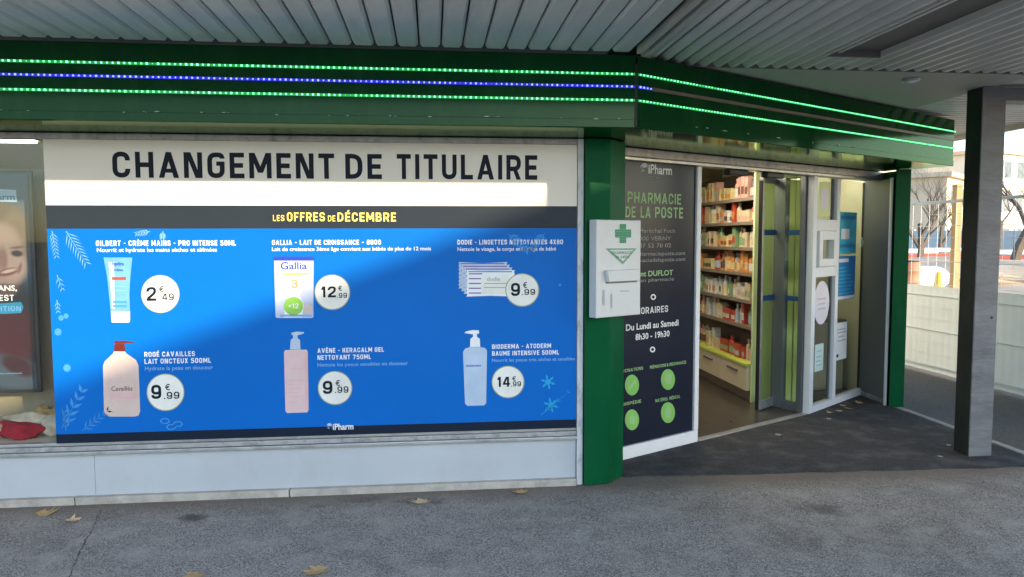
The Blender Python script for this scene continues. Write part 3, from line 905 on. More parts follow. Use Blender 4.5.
# ------------------------------------------------------------------ sliding door leaf
D1, D2 = Vector((2.953, 6.425, 0)), Vector((3.225, 6.632, 0))
FD = Matrix.Translation(D1) @ Matrix.Rotation(math.atan2(D2.y - D1.y, D2.x - D1.x), 4, 'Z')
DL = .42
dr = thing('sliding_door', 'green tinted glass sliding door leaf slid open at the doorway', 'door', D1)
part('leaf_stile', bx(0, .03, -.02, .02, .02, 2.135), 'alu', dr, FD, bevel=.003)
part('leaf_stile', bx(DL - .05, DL, -.02, .02, .02, 2.135), 'alu_dark', dr, FD, bevel=.003)
part('leaf_rail', bx(.032, DL - .052, -.02, .02, .02, .10), 'alu', dr, FD, bevel=.003)
part('leaf_rail', bx(.032, DL - .052, -.02, .02, 2.09, 2.135), 'alu_dark', dr, FD, bevel=.003)
part('leaf_glass', bx(.032, DL - .052, -.004, .004, .102, 2.088), 'glass_green', dr, FD)
part('edge_seal', bx(-.014, -.001, -.015, .015, .02, 2.11), 'black', dr, FD)
for z in (1.02, 1.62):
    part('safety_band', bx(.04, DL - .06, -.008, -.005, z, z + .05), 'band_blue', dr, FD)

# ------------------------------------------------------------------ interior: screen wall, shelving, lamps
sh = thing('shelf_unit', 'tall lit shelving full of products inside the doorway', 'shelving', (3.25, 7.7, .009))
SX, SY0, SY1 = 3.05, 6.78, 9.4
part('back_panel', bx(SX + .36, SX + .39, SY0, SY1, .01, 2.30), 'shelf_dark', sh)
part('end_panel', bx(SX - .01, SX + .39, SY0 - .035, SY0 - .002, .01, 2.30), 'lime_wall', sh, bevel=.003)
part('end_panel', bx(SX - .01, SX + .39, SY1 + .002, SY1 + .035, .01, 2.30), 'lime_wall', sh, bevel=.003)
SHZ = [1.986, 1.75, 1.50, 1.25, .985, .735]
for z in SHZ:
    s_ = part('shelf_board', bx(SX, SX + .355, SY0, SY1, z - .022, z), 'shelf', sh, bevel=.002)
    part('price_rail', bx(SX - .006, SX - .001, SY0, SY1, z - .028, z + .004), 'rail_tan', s_)
part('drawer_top', bx(SX - .06, SX + .355, SY0, SY1, .36, .385), 'lime_trim', sh, bevel=.003)
y = SY0
while y < SY1 - .2:
    d_ = part('drawer', bx(SX - .05, SX + .35, y + .004, y + .65, .12, .358), 'drawer', sh, bevel=.004)
    part('drawer_handle', bx(SX - .062, SX - .051, y + .2, y + .46, .275, .295), 'alu_dark', d_, bevel=.004)
    y += .655
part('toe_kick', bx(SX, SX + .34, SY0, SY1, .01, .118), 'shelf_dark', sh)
# products
PC = {'cream': (.58, .47, .30), 'white': (.62, .60, .54), 'red': (.46, .07, .04), 'orange': (.60, .25, .07),
      'green': (.22, .34, .17), 'yellow': (.60, .50, .24), 'pink': (.60, .35, .30), 'dark brown': (.12, .07, .05), 'pale blue': (.36, .46, .55)}
for k_, c_ in PC.items():
    M['prod_' + k_] = mat('product_' + k_.replace(' ', '_'), c_, .45, var=.2, scale=30)
def bottle_mesh(r, h):
    return MB().lathe([(r * .9, 0), (r, .01), (r, h * .62), (r * .8, h * .72), (r * .38, h * .78), (r * .38, h * .84), (r * .5, h * .85), (r * .5, h)], seg=10)
PMESH = {}
def prod_mesh(kind, col, alt):
    k_ = (kind, col, alt)
    if k_ not in PMESH:
        w, h = {'box': (.05, .145), 'wide box': (.085, .11), 'tall box': (.058, .185), 'bottle': (.05, .18)}[kind]
        mb = MB()
        if kind == 'bottle':
            mb = bottle_mesh(.024, h)
            nb = len(mb.f)
            mb.lathe([(.0245, .02), (.0245, h * .5)], 0, 0, 10)
            lab = range(nb, len(mb.f))
        else:
            mb.box(-.035, .035, -w / 2, w / 2, 0, h)
            nb = len(mb.f)
            x = -.0356
            mb.poly([(x, w * .42, h * .2), (x, -w * .42, h * .2), (x, -w * .42, h * .55), (x, w * .42, h * .55)])
            lab = range(nb, len(mb.f))
        me = mb.mesh('product_' + ('bottle' if kind == 'bottle' else 'box'))
        me.materials.append(M['prod_' + col]); me.materials.append(M['prod_' + alt])
        for i in lab: me.polygons[i].material_index = 1
        PMESH[k_] = me
    return PMESH[k_]
def NTH(i):
    i += 1
    return '%d%s' % (i, {1: 'st', 2: 'nd', 3: 'rd'}.get(i % 10 if i not in (11, 12, 13) else 0, 'th'))
ORD = ['top', 'second', 'third', 'fourth', 'fifth', 'sixth', 'lowest']
palettes = [['cream', 'pink', 'cream', 'dark brown', 'yellow'], ['cream', 'white', 'red', 'red', 'orange'], ['cream', 'yellow', 'white', 'green', 'cream'],
            ['orange', 'orange', 'red', 'pale blue', 'yellow'], ['cream', 'white', 'white', 'green', 'pale blue'], ['white', 'pink', 'cream', 'green', 'red'], ['cream', 'pink', 'white', 'red', 'cream']]
for si, z in enumerate(SHZ + [.387]):
    y = SY0 + .05
    idx = 0
    while y < 8.5:
        run = random.randint(1, 3)
        kind = random.choice(['box', 'tall box', 'wide box', 'bottle', 'bottle'])
        col = random.choice(palettes[si])
        w = {'box': .05, 'tall box': .058, 'wide box': .085, 'bottle': .05}[kind]
        alt = random.choice([c_ for c_ in PC if c_ != col])
        if y > 8.5: break
        for q in range(run):
            if y > 8.5: break
            me = prod_mesh(kind, col, alt)
            s_ = random.uniform(1.0, 1.2)
            o = share('product_' + ('bottle' if kind == 'bottle' else 'box'), me,
                      Matrix.Translation((SX + .055 + random.uniform(0, .03), y + w / 2, z + .0005)) @ Matrix.Rotation(random.uniform(-.1, .1), 4, 'Z') @ Matrix.Scale(s_, 4))
            tag(o, '%s %s, %s from the near end of the %s shelf inside the doorway' % (col, 'bottle' if kind == 'bottle' else 'box', NTH(idx), ORD[si]),
                'bottle' if kind == 'bottle' else 'box', 'products on the %s shelf inside the doorway' % ORD[si])
            y += w * s_ + .003
            idx += 1
        y += random.uniform(.0, .03)
# lime partition behind the door leaf and service window, counter
sc_ = thing('screen_wall', 'lime green partition behind the glass door leaf', 'partition', (3.9, 7.6, .009))
part('screen', bx(3.452, 3.60, 6.74, 6.80, .01, 2.44), 'lime_wall', sc_, bevel=.004)
part('screen', bx(3.54, 3.60, 6.802, 8.8, .01, 2.44), 'lime_wall', sc_, bevel=.004)
part('screen_foot', bx(3.61, 4.28, 7.62, 7.68, .01, 2.44), 'cream_wall', sc_)
ct = thing('counter', 'beige counter low behind the service window', 'counter', (3.98, 7.35, .009))
part('counter_front', bx(3.70, 4.26, 7.25, 7.55, .01, .72), 'drawer', ct, bevel=.004)
part('counter_top', bx(3.68, 4.27, 7.22, 7.57, .722, .75), 'shelf', ct, bevel=.004)
for i, (x, y) in enumerate(((2.45, 6.75), (-1.0, 7.4), (-3.6, 6.4), (3.9, 7.2))):
    lp = thing('ceiling_lamp', ['square lit ceiling lamp inside above the doorway', 'square lit ceiling lamp deep in the shop behind the poster', 'square lit ceiling lamp above the left display window', 'square lit ceiling lamp above the service window counter'][i], 'lamp', (x, y, 2.41))
    w_ = .3 if i != 3 else .18
    part('lamp_frame', bx(x - w_ - .02, x + w_ + .02, y - w_ - .02, y + w_ + .02, 2.425, 2.449), 'white_frame', lp)
    part('lamp_diffuser', bx(x - w_, x + w_, y - w_, y + w_, 2.41, 2.424), 'lamp' if i != 3 else 'lamp_dim', lp)

# ------------------------------------------------------------------ left display window content
dsp = thing('display_board', 'tan display board standing behind the left window', 'board', (-3.2, 5.1, .36))
part('board', bx(-5.0, -2.02, 5.10, 5.13, .372, 2.05), 'wood_tan', dsp)
part('board_stile', bx(-2.40, -2.30, 4.98, 5.02, .372, 2.05), 'wood_tan', dsp, bevel=.003)
part('display_shelf', bx(-5.0, -1.9, 4.70, 5.14, .34, .371), 'cream_wall', dsp)
part('side_cheek', bx(-1.98, -1.94, 4.70, 5.12, .372, 2.05), 'wood_tan', dsp)
YP = 4.93
ph = thing('framed_poster', 'black framed poster of a smiling child behind the left window', 'poster', (-2.9, YP, .60))
fP = on(I4, YP)
xr, zt = fP(29, 174); zb = fP(41, 389)[1]
xr = fP(31, 175)[0] - .022
xl = xr - .80
part('poster_frame', MB().slab([(xl - .022, zb - .022), (xr + .022, zb - .022), (xr + .022, zt + .022), (xl - .022, zt + .022)], YP + .002, YP + .03), 'poster_frame', ph, bevel=.006)
def sp(px_, py_, rx, ry, tilt, edge, col):
    x_, z_ = fP(px_, py_)
    k_ = YP / F
    return (x_, z_, rx * k_, ry * k_, tilt, edge, col)
M['portrait'] = soft_print('portrait_print', (0.043, 0.075, 0.130), [
    sp(-8, 340, 60, 68, 0, .25, (0.010, 0.011, 0.016)),
    sp(8, 335, 28, 28, .5, .3, (0.043, 0.008, 0.012)),
    sp(0, 352, 26, 14, .4, .3, (0.050, 0.008, 0.013)),
    sp(4, 372, 42, 16, .25, .3, (0.050, 0.070, 0.095)),
    sp(18, 366, 16, 8, .5, .3, (0.035, 0.010, 0.015)),
    sp(2, 238, 25, 36, 0, .22, (0.110, 0.080, 0.058)),
    sp(14, 240, 14, 30, .2, .3, (0.150, 0.110, 0.080)),
    sp(3, 256, 19, 31, -.08, .2, (0.230, 0.165, 0.150)),
    sp(14, 266, 11, 14, -.2, .4, (0.275, 0.200, 0.185)),
    sp(-2, 240, 16, 14, 0, .4, (0.260, 0.195, 0.175)),
    sp(3, 259, 4, 11, 0, .5, (0.170, 0.100, 0.090)),
    sp(17, 253.5, 5.2, 3, .1, .4, (0.035, 0.025, 0.030)),
    sp(17, 247.5, 6.5, 1.3, -.1, .5, (0.125, 0.080, 0.060)),
    sp(8, 272, 10, 3.4, -.25, .35, (0.150, 0.040, 0.040)),
    sp(9, 271, 7, 1.5, -.25, .4, (0.330, 0.290, 0.280)),
    sp(20, 268, 1.5, 5, .3, .5, (0.150, 0.085, 0.075)),
    sp(4, 290, 12, 6, 0, .4, (0.080, 0.045, 0.045)),
])
part('photo', MB().slab([(xl, zb), (xr, zb), (xr, zt), (xl, zt)], YP - .001, YP + .0015), 'portrait', ph)
def pprint(name, pts, m, y): return flat(pts, m, ph, I4, y, name)
pprint('print_button', [(-20, 305), (21, 302), (23.5, 307), (21, 313), (-20, 315)], 'photo_cyan', YP - .005)
text('SANS,', -6, 17, 291, 5.5, 'white_ink', ph, I4, YP - .0065, .02)
text('C EST', -9, 14, 301, 6, 'white_ink', ph, I4, YP - .0065, .03)
text('CONDITION', -22, 21, 311.5, 5, 'pale_ink', ph, I4, YP - .0065, .02)
pprint('print_logo_field', [(-20, 188), (16, 190), (17, 202), (-20, 201)], 'ice2_ink', YP - .003)
text('pharm', -14, 15, 200, 6.5, 'photo_cyan', ph, I4, YP - .0065, .04)
text('www votre pharmacie', -12, 22, 374.5, 1.6, 'pale_ink', ph, I4, YP - .0065, 0)

def blob(name, c, s, m, parent=None, seed=0, rough=.15, sub=3):
    bm = bmesh.new()
    bmesh.ops.create_icosphere(bm, subdivisions=sub, radius=1)
    rr = random.Random(seed)
    ph_ = [rr.uniform(0, 6) for _ in range(6)]
    for v in bm.verts:
        k_ = 1 + rough * (math.sin(v.co.x * 4 + ph_[0]) * math.sin(v.co.y * 5 + ph_[1]) + .6 * math.sin(v.co.z * 6 + ph_[2] + v.co.x * 3)) * .7
        v.co = Vector((v.co.x * s[0], v.co.y * s[1], v.co.z * s[2])) * k_
    me = bpy.data.meshes.new(name)
    bm.to_mesh(me); bm.free()
    me.polygons.foreach_set('use_smooth', [True] * len(me.polygons))
    me.materials.append(M[m])
    o = bpy.data.objects.new(name, me)
    COL.objects.link(o)
    place(o, Matrix.Translation(c), parent)
    return o
toy = thing('plush_decoration', 'red and cream plush decoration lying on the window shelf', 'decoration', (-2.55, 4.82, .372))
blob('plush_body', (-2.55, 4.80, .428), (.135, .07, .056), 'red_plush', toy, 1, .3)
blob('plush_head', (-2.35, 4.83, .445), (.085, .06, .066), 'cream_plush', toy, 2, .25)
blob('plush_trim', (-2.50, 4.86, .475), (.16, .05, .042), 'cream_plush', toy, 3, .35)
blob('plush_ear', (-2.33, 4.86, .515), (.06, .04, .045), 'gold_plush', toy, 4, .35)
blob('plush_ear', (-2.43, 4.87, .525), (.05, .04, .04), 'gold_plush', toy, 5, .35)
blob('plush_paw', (-2.68, 4.79, .452), (.06, .05, .035), 'cream_plush', toy, 6, .3)
blob('plush_nose', (-2.29, 4.795, .44), (.022, .02, .02), 'gold_plush', toy, 7, .1)
blob('plush_paw', (-2.84, 4.80, .43), (.09, .06, .05), 'cream_plush', toy, 8, .3)

# ------------------------------------------------------------------ the big window poster
YA = 4.636
po = thing('window_poster', 'large blue and white price poster covering the shop window', 'poster', (-.67, YA, .375))
XL, XR = -2.252, .914
def psheet(name, z0, z1, m):
    return part(name, bx(XL, XR, YA, YA + .005, z0, z1), m, po)
ZB1, ZBL, ZFT = 1.800, 1.662, .432
psheet('header_sheet', ZB1, 2.184, 'header')
psheet('title_band', ZBL, ZB1 - .0005, 'navy')
psheet('blue_sheet', ZFT, ZBL - .0005, 'blue')
psheet('footer_band', .376, ZFT - .0005, 'footer')
y1, y2, y3, y4, y5 = YA - .0012, YA - .0024, YA - .0036, YA - .0048, YA - .006
text('CHANGEMENT', 112.8, 334.5, 177.5, 26, 'ink', po, I4, y1, .045)
text('DE', 345.5, 382, 178.8, 25, 'ink', po, I4, y1, .045)
text('TITULAIRE', 397, 537.3, 179, 25, 'ink', po, I4, y1, .045)
text('LES', 273, 284.5, 221, 6, 'yellow_ink', po, I4, y1, .03)
text('OFFRES', 287, 325, 221.3, 9, 'yellow_ink', po, I4, y1, .045)
text('DE', 328, 335.5, 221.4, 6, 'yellow_ink', po, I4, y1, .03)
text('D\u00c9CEMBRE', 337.5, 396, 221.5, 9, 'yellow_ink', po, I4, y1, .045)
for s, a, b, yb, cap, bo in (
    ('GILBERT - CR\u00c8ME MAINS - PRO INTENSE 50ML', 96, 236, 246, 5.4, .05),
    ('Nourrit et hydrate les mains s\u00e8ches et ab\u00eem\u00e9es', 97, 217, 252, 4, .012),
    ('GALLIA \u2013 LAIT DE CROISSANCE \u2013 800G', 272, 381, 245, 5, .05),
    ('Lait de croissance 3\u00e8me \u00e2ge convient aux b\u00e9b\u00e9s de plus de 12 mois', 272, 431, 251, 3.8, .012),
    ('DODIE - LINGETTES NETTOYANTES 4X80', 457.5, 563, 244.6, 4.8, .05),
    ('Nettoie le visage, le corps et le si\u00e8ge de b\u00e9b\u00e9', 457.5, 556, 251, 3.8, .012),
    ('ROG\u00c9 CAVAILLES', 144.5, 195, 357, 5, .05),
    ('LAIT ONCTEUX 500ML', 144.5, 211, 364, 5, .05),
    ('Hydrate la peau en douceur', 145, 213, 370.5, 4, .012),
    ('AV\u00c8NE - KERACALM GEL', 317.5, 384, 353, 4.7, .05),
    ('NETTOYANT 750ML', 317.5, 371, 360, 4.7, .05),
    ('Nettoie les peaux sensibles en douceur', 317.5, 408, 366.7, 3.6, .012),
    ('BIODERMA - ATODERM', 492, 551, 349, 4.6, .05),
    ('BAUME INTENSIVE 500ML', 492, 559, 355.8, 4.6, .05),
    ('Nourrit les peaux tr\u00e8s s\u00e8ches et sensibles', 492, 575, 362, 3.4, .012)):
    text(s, a, b, yb, cap, 'white_ink' if bo > .02 else 'pale_ink' if yb > 300 else 'white_ink', po, I4, y1, bo)
def logo(par, Fr, y, x0, x1, yb, cap, m):
    text('iPharm', x0 + (x1 - x0) * .24, x1, yb, cap, m, par, Fr, y, .04)
    f = on(Fr, y)
    mb = MB()
    for k_ in range(3):                                        # small mark of nested arcs
        cx, cy, rr = x0 + (x1 - x0) * .11, yb - cap * .5, cap * (.22 + .16 * k_)
        a0 = math.pi * (.5 + .2 * k_)
        pts = [(cx + rr * math.cos(a0 + i * .5) * .8, cy + rr * math.sin(a0 + i * .5)) for i in range(9)]
        for i in range(8):
            (xa, ya), (xb, yb_) = pts[i], pts[i + 1]
            w_ = cap * .05
            q = [f(xa, ya - w_), f(xb, yb_ - w_), f(xb, yb_ + w_), f(xa, ya + w_)]
            mb.poly([(a[0], y, a[1]) for a in q])
    part('logo_mark', mb, m, par, Fr)
logo(po, I4, y1, 326.5, 353.5, 430, 6.3, 'white_ink')

def pflat(name, pts, m, y=y1): return flat(pts, m, po, I4, y, name)
# price roundels
def roundel(cx, cy, r, big, wl, wr, bb, bc, cents, cl, cr, cbse, cc, ex0, ex1):
    pflat('price_rim', ell(cx, cy, r, r * .985, 36), 'roundel_rim', y3)
    pflat('price_disc', ell(cx, cy, r - 1, (r - 1) * .985, 36), 'roundel', y4)
    text(big, wl, wr, bb, bc, 'ink', po, I4, y5, .05)
    text('.' + cents, cl, cr, cbse, cc, 'ink', po, I4, y5, .02)
    text('\u20ac', ex0, ex1, bb - bc * .62, bc * .42, 'ink', po, I4, y5, .02)
roundel(160.3, 294, 19.3, '2', 146.5, 156.5, 301, 14, '49', 159.5, 174, 300.5, 7, 159, 164)
roundel(332.3, 292.3, 18, '12', 321, 336, 297.5, 11, '99', 337, 347, 298, 5, 338, 342)
roundel(522.2, 290, 17, '9', 511, 520, 296, 13, '99', 522, 535, 295, 6, 523, 527)
roundel(165.5, 392.3, 19, '9', 151.5, 161.5, 399, 14, '99', 164, 179.5, 399, 7, 165, 170)
roundel(335, 388, 17.3, '9', 323, 332.5, 394, 13, '99', 335, 348.5, 393, 6.4, 335.5, 340)
roundel(508, 382, 16.5, '14', 497, 510, 387, 10, '99', 511, 521, 386.5, 5, 512, 516)
# tube
pflat('print_tube', [(103.5, 257.5), (132.3, 257.5), (130.3, 277), (129.3, 295), (130, 311), (110.6, 311), (109, 295), (107.2, 277)], 'tube_ink')
pflat('print_tube_light', [(108.5, 262), (114, 262), (115, 309), (112, 309)], 'ice_ink', y2)
pflat('print_tube_cap', [(111, 311.2), (130, 311.2), (129.8, 321.5), (128.6, 322.5), (112.6, 322.5), (111.4, 321.5)], 'white_ink')
text('hydra', 112.5, 124, 265.5, 3.5, 'lid_ink', po, I4, y3, .04)
text('crème', 114, 123, 271, 2.5, 'lid_ink', po, I4, y3, .02)
pflat('print_tube_line', rect(112, 277, 126, 280), 'red_ink', y3)
for yy in (286, 290): pflat('print_tube_line', rect(112, yy, 126, yy + .8), 'pale_ink', y3)
for yy in (301, 305): pflat('print_tube_line', rect(113, yy, 127, yy + 2), 'sprig_ink', y3)
# tin
pflat('print_tin', [(274, 260.5), (313.6, 260.5), (313.4, 317), (312, 318), (277, 318), (275.6, 317)], 'lilac_ink')
pflat('print_tin_face', [(275, 262), (312.6, 262), (304, 285), (299.5, 295), (304, 306), (302, 317.5), (284, 317.5), (285, 306), (289, 295), (286, 285)], 'white_ink', y2)
pflat('print_tin_lid', [(273.5, 257.5), (275, 256.6), (312.5, 256.6), (314, 257.5), (314, 260.6), (273.5, 260.6)], 'lid_ink', y2)
text('Gallia', 280.5, 307, 269.6, 7.5, 'lid_ink', po, I4, y3, .05)
pflat('print_tin_leaf', [(284, 273.4), (309, 272.6), (309, 274.6), (284, 275.4)], 'lime_ink', y3)
text('3', 291.5, 297.5, 288, 8.5, 'orange_ink', po, I4, y3, .03)
pflat('print_tin_badge', ell(293.5, 306, 9.6, 9.2), 'lime_ink', y3)
text('+12', 288.5, 298.5, 308.5, 5, 'white_ink', po, I4, y4, .04)
pflat('print_tin_bear', ell(307.5, 309, 4.4, 4.6), 'cream_ink', y3)
pflat('print_tin_foot', rect(280, 314.6, 312, 316.6), 'pale_ink', y3)
# wipes packs
for i in range(4):
    dx, dy = i * 2.6, i * 2.7
    x0, x1_, t, b = 459.5 + dx, 506.5 + dx * .95, 262 + dy, 288.5 + dy
    n_ = 7
    zig = [(x0 + (0 if j % 2 else -1.0), b + (t - b) * j / (2 * n_)) for j in range(2 * n_ + 1)]
    zig2 = [(x1_ + (0 if j % 2 else 1.0), t + (b - t) * j / (2 * n_)) for j in range(2 * n_ + 1)]
    yo = YA - .0012 - .0004 * i
    pflat('print_pack', zig + [((x0 + x1_) / 2, t + 1.2)] + zig2 + [((x0 + x1_) / 2, b - .8)], 'ice_ink' if i < 3 else 'white_ink', yo)
    for k_ in range(5):
        pflat('print_pack_line', rect(x0 + 1.5, t + 3.2 + k_ * 4.8, x0 + 15, t + 4.3 + k_ * 4.8), 'purple_ink', yo - .00015)
    pflat('print_pack_line', rect(x0 + 1, t + 1.2, x1_ - 2, t + 2.1), 'purple_ink', yo - .00015)
pflat('print_pack_label', rect(481, 275, 510, 294), 'roundel', YA - .0029)
text('dodie', 487, 500, 281, 4, 'box_print', po, I4, YA - .0032, .02)
for yy in (283, 287): pflat('print_pack_line', rect(484, yy, 507, yy + 1), 'box_print', YA - .0032)
# cream pump bottle
pflat('print_bottle', [(103, 366), (104.5, 361.5), (113, 353.5), (114, 351.5), (125, 351.5), (126.5, 353.5), (136, 360), (138.5, 365), (140.2, 411), (138.5, 415.5), (134.5, 416.6), (109, 416.6), (105.5, 415), (104, 411)], 'cream_ink')
pflat('print_pump', [(114.3, 345), (116, 343.6), (123.4, 343.6), (124.8, 345), (125.2, 351.3), (114, 351.3)], 'rust_ink')
pflat('print_pump_head', [(113.5, 342), (116, 340.8), (126, 340.8), (134, 342), (134, 343), (125, 343.4), (115, 343.4)], 'rust_ink', y2)
pflat('print_label_ring', ell(122, 388, 14, 14.5), 'rose_ink', y2)
pflat('print_label_field', ell(122, 388, 13.2, 13.7), 'cream_ink', y3)
text('Cavaillès', 111.5, 132.5, 391, 4.5, 'rust_ink', po, I4, y4, 0)
pflat('print_label_band', [(108, 393), (136, 392.4), (134.5, 398.5), (110, 399)], 'rose_ink', y4)
pflat('print_label_mark', [(121, 374), (122.5, 379), (119.5, 379)], 'rose_ink', y4)
pflat('print_label_line', rect(117, 381.4, 127, 382.3), 'rose_ink', y4)
# pink gel bottle
pflat('print_bottle', [(284, 352), (285.4, 350), (306.5, 349.6), (307.8, 351.5), (308.6, 410), (307, 412.4), (287, 413), (285.4, 411)], 'pink_ink')
pflat('print_bottle_edge', [(304.5, 352), (307.6, 352), (308.2, 410), (305.4, 410)], 'rose_ink', y2)
pflat('print_pump', [(290, 349.5), (290.6, 340), (293, 338), (293, 335), (297.6, 335), (297.6, 338), (300, 340), (300.6, 349.5)], 'ice_ink', y2)
pflat('print_pump_head', [(291.4, 335), (291.4, 332.6), (297, 331.6), (304, 332), (304, 333.4), (299, 335)], 'ice_ink', y2)
for yy, a, b in ((368, 289, 302), (380, 288, 303), (384, 288, 299), (388, 288, 300), (392, 288, 298), (396, 288, 301), (402, 289, 297)):
    pflat('print_bottle_line', rect(a, yy, b, yy + 1), 'rose_ink', y2)
# pale balm bottle
pflat('print_bottle', [(463, 352), (465, 348.6), (470, 347.2), (480, 347), (485, 348), (487, 350.6), (486.2, 403), (484, 405.4), (467.4, 405.8), (465, 403.6)], 'ice_ink')
pflat('print_bottle_cap', [(463.6, 353.5), (486.8, 352.5), (486.8, 354), (463.7, 355)], 'ice2_ink', y2)
pflat('print_pump', [(470, 347), (470.4, 338.6), (473, 337), (473, 334), (477, 334), (477, 337), (479.8, 338.6), (480.2, 346.8)], 'white_ink', y2)
pflat('print_pump_head', [(464.4, 333), (466, 331.4), (473, 330), (479, 330.4), (479, 333.6), (472, 334.2)], 'white_ink', y2)
pflat('print_bottle_ring', ell(476, 366, 8, 5.4), 'ice2_ink', y2)
pflat('print_bottle_field', ell(474.5, 366, 8.2, 4.8), 'ice_ink', y3)
text('BIODERMA', 466.5, 481, 367, 2, 'lid_ink', po, I4, y4, .02)
for yy in range(374, 400, 3):
    pflat('print_bottle_line', rect(468, yy, 468 + random.uniform(8, 14), yy + .8), 'ice2_ink', y2)
# botanical line art
def sprig(x0, y0, ang, L, n, m, ll=9, lw=2.0):
    f = on(I4, y1)
    mb = MB()
    def addp(pts): mb.poly([(a, y1, b) for a, b in (f(*p) for p in pts)])
    dx, dy = math.cos(ang), math.sin(ang)
    addp([(x0 - dy * .4, y0 + dx * .4), (x0 + dx * L, y0 + dy * L), (x0 + dy * .4, y0 - dx * .4)])
    for i in range(n):
        t = (i + .6) / n
        for sd in (-1, 1):
            a = ang + sd * R(38)
            bx_, by_ = x0 + dx * L * t, y0 + dy * L * t
            l = ll * (1.1 - .5 * t)
            cx, cy = math.cos(a), math.sin(a)
            px_ = lambda u, w: (max(XLPX(by_), min(575, bx_ + cx * l * u - cy * w * lw)), min(432, max(230, by_ + cy * l * u + cx * w * lw)))
            addp([px_(0, 0), px_(.4, .5), px_(1, 0), px_(.4, -.5)])
    part('print_sprig', mb, m, po)
def XLPX(y): return 48.5 + (y - 205) * .064
sprig(66, 231, R(58), 38, 9, 'pale_ink', 12, .9)
sprig(52, 231, R(80), 26, 7, 'pale_ink', 8, .8)
sprig(57, 275, R(70), 16, 3, 'pale_ink', 7, .8)
sprig(57, 300, R(85), 12, 3, 'pale_ink', 6, .8)
sprig(62, 428, R(-62), 44, 5, 'sprig_ink', 13, 3.4)
sprig(82, 431, R(-38), 34, 6, 'sprig_ink', 9, 1.6)
sprig(66, 431, R(-95), 20, 4, 'sprig_ink', 10, 1.6)
sprig(150, 231.5, R(170), 14, 5, 'pale_ink', 6, 1.2)
sprig(163, 231, R(95), 7, 4, 'pale_ink', 6, 1.2)
sprig(541, 415, R(-40), 40, 3, 'teal_ink', 5, .8)
sprig(508, 234, R(40), 26, 6, 'sprig_ink', 9, 2.6)
sprig(545, 233, R(130), 20, 5, 'sprig_ink', 8, 2.6)
for cx, cy, rr in ((58, 332, 3.6), (67, 368, 3.8), (66, 316, 2.6), (61, 318, 2.8), (560, 285, 1.2), (548, 382, 3), (551, 405, 3)):
    pflat('print_berry', ell(cx, cy, rr, rr, 14), 'sprig_ink' if cx < 100 else 'teal_ink')
for cx, cy in ((165, 421), (178, 424), (171, 427)):
    pflat('print_flower', ell(cx, cy, 5, 3, 12), 'sprig_ink')
    pflat('print_flower_eye', ell(cx, cy, 3.6, 1.9, 12), 'blue', y2)
for cx, cy in ((548, 382), (551, 405)):
    for q in range(6):
        a = q * math.pi / 3 + .3
        pflat('print_petal', [(cx + math.cos(a) * 2, cy + math.sin(a) * 2), (cx + math.cos(a + .25) * 5, cy + math.sin(a + .25) * 5), (cx + math.cos(a) * 8, cy + math.sin(a) * 8), (cx + math.cos(a - .25) * 5, cy + math.sin(a - .25) * 5)], 'teal_ink')

# ------------------------------------------------------------------ charcoal information panel beside the pillar
YV = 3.760
ip = thing('information_panel', 'charcoal window panel with green and white opening hours beside the pillar', 'panel', FB @ Vector((4.0, YV, .1)))
part('vinyl_sheet', bx(3.50, 4.482, YV, YV + .006, .102, 2.140), 'vinyl', ip, FB)
v1, v2 = YV - .0015, YV - .003
logo(ip, FB, v1, 641, 672, 173.5, 9.5, 'vinyl_white')
text('groupement', 645, 660, 177, 1.5, 'vinyl_grey', ip, FB, v1, .02)
text('PHARMACIE', 627.5, 681, 202.6, 11, 'vinyl_green', ip, FB, v1, .02)
text('DE', 625.5, 635.5, 217.3, 11, 'vinyl_green', ip, FB, v1, .02)
text('LA', 640.5, 650.5, 217.5, 11, 'vinyl_green', ip, FB, v1, .02)
text('POSTE', 655, 683, 217.8, 11, 'vinyl_green', ip, FB, v1, .02)
for s, a, b, yb in (('1 rue du Maréchal Foch', 615, 675, 232.5), ('57 000 VERNY', 630, 671, 240.5), ('03 87 52 70 02', 630, 671, 247.8),
                    ('contact@pharmacieposte.com', 612, 685, 256.5), ('www.pharmaciedelaposte.com', 612, 685, 263)):
    text(s, a, b, yb, 4, 'vinyl_grey', ip, FB, v1, .0)
text('Cl\u00e9ment DUFLOT', 622, 673, 277.5, 5.6, 'vinyl_green', ip, FB, v1, .02)
text('Docteur en pharmacie', 615, 674, 283.5, 3.6, 'vinyl_grey', ip, FB, v1, 0)
def ring(cx, cy, r, par, m):
    flat(ell(cx, cy, r * .92, r, 20), m, par, FB, v1, 'print_ring')
    flat(ell(cx, cy, r * .5, r * .55, 20), 'vinyl', par, FB, v2, 'print_ring_hole')
ring(653.3, 297, 2.9, ip, 'vinyl_white'); ring(652.6, 349.5, 2.9, ip, 'vinyl_white')
text('HORAIRES', 636.5, 668, 314.5, 6.6, 'vinyl_white', ip, FB, v1, .02)
text('Du Lundi au Samedi', 626, 678.5, 331, 6.5, 'vinyl_white', ip, FB, v1, .03)
text('8h30 - 19h30', 635.5, 669.5, 340.3, 6.2, 'vinyl_white', ip, FB, v1, .03)
for cx, cy, lab, a, b, yl in ((632, 385, 'VACCINATIONS', 617, 643, 373.5), (668, 379.5, 'PR\u00c9PARATIONS & ORDONNANCES', 650, 686, 369),
                              (632, 419.8, 'ORTHOP\u00c9DIE', 615, 641, 407.5), (668, 412.6, 'MAT\u00c9RIEL M\u00c9DICAL', 655.5, 680, 402.5)):
    text(lab, a, b, yl, 3.2, 'vinyl_green', ip, FB, v1, .03)
    flat(ell(cx, cy, 7, 10.4, 28), 'icon_green', ip, FB, v1, 'icon_disc')
